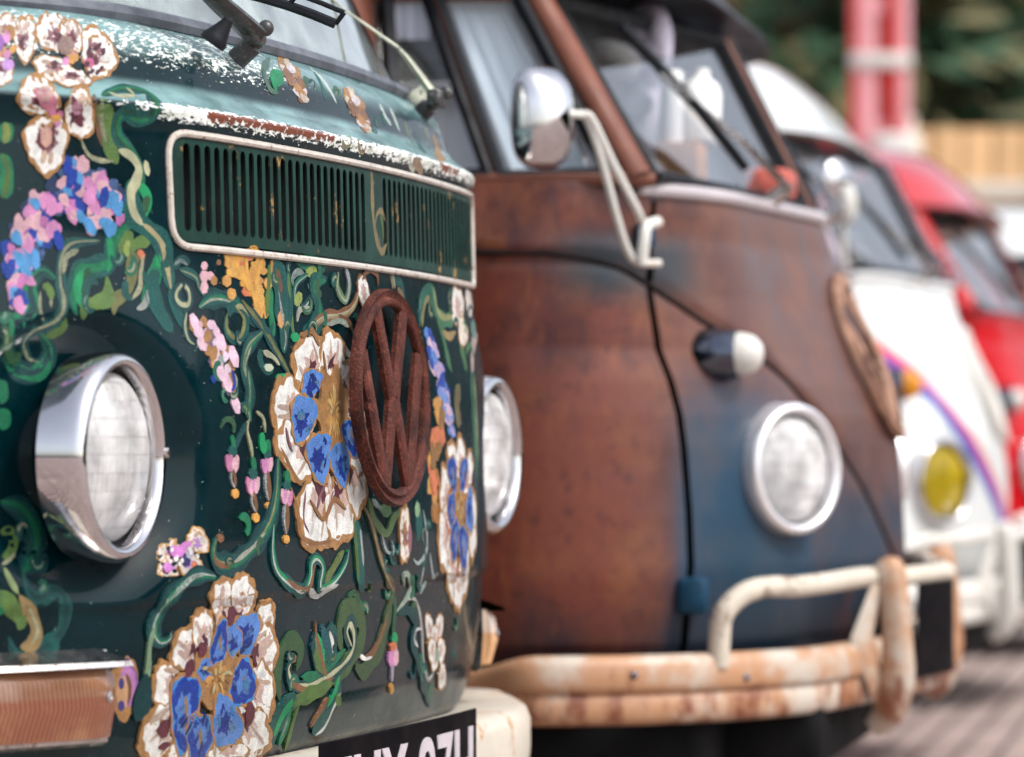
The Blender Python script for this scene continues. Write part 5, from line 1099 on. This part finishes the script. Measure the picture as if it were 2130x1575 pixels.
# ================================================================== background
def leaf_crown(mb, c, rad, n, seed, s=.22):
    rnd = random.Random(seed); lob = [(Vector(c) + Vector((rnd.gauss(0, .42) * rad[0], rnd.gauss(0, .42) * rad[1], rnd.gauss(0, .42) * rad[2])), rnd.uniform(.25, .5)) for _ in range(26)]
    for k in range(n):
        l, f = lob[rnd.randrange(len(lob))]; d_ = Vector((rnd.gauss(0, 1), rnd.gauss(0, 1), rnd.gauss(0, 1))).normalized() * rnd.random() ** .4
        p = l + Vector((d_.x * rad[0], d_.y * rad[1], d_.z * rad[2])) * f; a = Vector((rnd.gauss(0, 1), rnd.gauss(0, 1), rnd.gauss(0, 1))).normalized(); b_ = a.orthogonal().normalized(); e = s * rnd.uniform(.6, 1.5)
        mb.add([p + a * e, p + b_ * e * .5, p - a * e, p - b_ * e * .5], [(0, 1, 2, 3)], 0 if rnd.random() < .62 else 1)
leafA = simple('dark_leaves', (62, 88, 62), .7, 0, .3, 1, 0); leafB = simple('olive_leaves', (130, 122, 88), .7, 0, .3, 1, 0); leafC = simple('deep_leaves', (14, 26, 18), .8, 0, .3, 1, 0); bark = simple('bark', (104, 88, 66), .9, 0, .3, 8, .4, 30)
def tree_kind(seed, h, rad, n):
    root = thing('tree', (0, 0, 0), 0, 'tree', 'tree', 'trees behind the parked vans'); rnd = random.Random(seed)
    tr = MB(); tr.tube([(0, 0, 0), (.1, 0, h * .3), (.0, .1, h * .6), (.1, .1, h * .9)], [.28, .2, .14, .05], 8)
    for k in range(7):
        z = h * (.25 + .08 * k); a = rnd.random() * 6.28; tr.tube([(0, 0, z), (math.cos(a) * rad * .5, math.sin(a) * rad * .5, z + h * .14), (math.cos(a) * rad * .9, math.sin(a) * rad * .9, z + h * .22)], [.10, .07, .03], 6)
    tr.build('trunk', bark, root); cr = MB(); leaf_crown(cr, (0, 0, h * .52), (rad, rad, h * .46), n, seed, .26); cr.build('crown', [leafA, leafB], root, smooth=False); return root
def copy_tree(o):
    c = o.copy(); COL.objects.link(c)
    for ch in o.children: k = ch.copy(); COL.objects.link(k); k.parent = c
    return c
kinds = [tree_kind(1, 9, 2.6, 5200), tree_kind(2, 11, 3.0, 6200), tree_kind(3, 8, 2.4, 4600)]
spots = [(2.3, 30, .75, 'tall leafy tree with dark crown rising between the rusty van roof and the red mast'), (3.7, 31.5, .66, 'leafy tree with olive crown directly behind the red mast'), (4.9, 30.5, .75, 'broad dark tree above the tan timber fence at the right edge'),
         (8.2, 33, .4, 'low bushy tree beyond the right end of the tan fence'), (12.5, 31, .36, 'second low tree beyond the right end of the tan fence'), (18, 29, .34, 'farthest low tree to the right of the row of vans'), (-1.8, 31, .6, 'leafy tree hidden behind the flowered van')]
used = set()
for i, (x, y, sz, lb) in enumerate(spots):
    k = i % 3; o = kinds[k] if k not in used else copy_tree(kinds[k]); used.add(k); o.location = (x, y, 0); o.rotation_euler = (0, 0, i * 1.7); s_ = 1 + .1 * ((i * 7) % 5 - 2); o.scale = (s_, s_, s_ * sz); o['label'] = lb
hd_ = MB(); rnd = random.Random(4)
hd_.grid([[(x, 27.9, z) for x in np.linspace(-8, 24.2, 20)] for z in (0, 2.5)], 0)  # solid core added so no sky shows through in paint reflections
for k in range(9000):
    x = rnd.uniform(-8, 24); p = Vector((x, 27.5 + rnd.uniform(-.6, .9) , rnd.random() * 3.0)); a = Vector((rnd.gauss(0, 1), rnd.gauss(0, 1), rnd.gauss(0, 1))).normalized(); b_ = a.orthogonal().normalized(); e = .2 * rnd.uniform(.6, 1.5)
    hd_.add([p + a * e, p + b_ * e * .6, p - a * e, p - b_ * e * .6], [(0, 1, 2, 3)], 0 if rnd.random() < .7 else 1)
tag(hd_.build('hedge', [leafC, leafA], smooth=False), 'dense dark hedge running behind the tan wall', 'hedge')

added_hedge = MB()  # out-of-view hedge added to keep bright sky out of paint reflections
added_hedge.grid([[(24 + 14 * t + .2, 28 - 36 * t, z) for t in np.linspace(0, 1, 12)] for z in (0, 5.2)], 0)
for k in range(7000):
    t_ = rnd.random(); p = Vector((24 + 14 * t_, 28 - 36 * t_, 0)) + Vector((rnd.uniform(-.7, .7), rnd.uniform(-.7, .7), rnd.random() * 6.0)); a = Vector((rnd.gauss(0, 1), rnd.gauss(0, 1), rnd.gauss(0, 1))).normalized(); b_ = a.orthogonal().normalized(); e = .3 * rnd.uniform(.6, 1.5)
    added_hedge.add([p + a * e, p + b_ * e * .6, p - a * e, p - b_ * e * .6], [(0, 1, 2, 3)], 0 if rnd.random() < .7 else 1)
tag(added_hedge.build('hedge', [leafC, leafA], smooth=False), 'added unseen hedge facing the fronts of the parked vans, darkening reflections in their paint', 'hedge')
# tan timber wall with posts
wl = thing('fence', (0, 0, 0), 0, 'tan timber panel fence at the right edge behind the red van', 'fence')
D = 22.0
def wx(px, d_): return (px - CX) / FPX * d_
tm = simple('tan_timber', (204, 164, 120), .7, 0, .2, 2.5, .2, 20); tm2 = simple('pale_timber_cap', (206, 196, 180), .7, 0, .15, 3, .1, 20)
wm = MB(); x = wx(1870, D); k = 0
while x < wx(1870, D) + 1.0 + 3.2:
    wm.box((x + .10, D, 1.42), (.185, .05 + .01 * (k % 2), 2.82), 0, bev=.008); x += .20; k += 1
wm.build('panel', tm, wl, angle=40)
for k in range(3):
    pm = MB(); pm.box((wx(2118, D) - .0 + k * 1.3 if k else wx(1880, D), D - .09, 1.45), (.12, .10, 2.9), 0, bev=.01); pm.build('post', simple('dark_post_%d' % k, (84, 64, 58), .7) if k else tm2, wl)
rlm = MB(); rlm.box((wx(1870, D) + 2.0, D - .06, 2.42), (4.4, .05, .14), 0, bev=.01); rlm.build('rail', tm2, wl)

# red mast: paired uprights, rungs, white collar and plinth
D = 19.0; mast = thing('signal_mast', (wx(1831, D), D, 0), 0, 'red steel mast with a white collar and white base, behind the white van roof', 'mast')
redm = simple('red_steel', (208, 66, 62), .45, 0, .15, 3, .1, 20); pinkm = simple('faded_pink_steel', (226, 160, 164), .45, 0, .1, 3, .1, 20)
for xx, wd, mt in ((-.185, .045, redm), (-.10, .125, pinkm), (.085, .055, redm), (.155, .085, pinkm)):
    a = MB(); a.box((xx, 0, 3.3), (wd, .12, 5.0), 0, bev=.01); a.build('upright', mt, mast)
for k in range(9):
    a = MB(); a.box((-.005, .02, 2.55 + k * .34), (.15, .06, .16 if k % 2 else .09), 0, bev=.008); a.build('rung', redm if k % 2 else pinkm, mast)
mast.scale = (.80, 1, 1)
a = MB(); a.box((0, .05, 3.3), (.36, .02, 5.0), 0); a.build('back_plate', simple('dull_pink_steel', (214, 104, 100), .5, 0, .15, 3, .1, 20), mast)
a = MB(); a.box((0, 0, 2.92), (.42, .16, .085), 0, bev=.012); a.build('collar', M['white_enamel'], mast)
a = MB(); a.box((.10, 0, 1.3), (.34, .32, 2.44), 0, bev=.05); a.build('plinth', M['white_enamel'], mast)
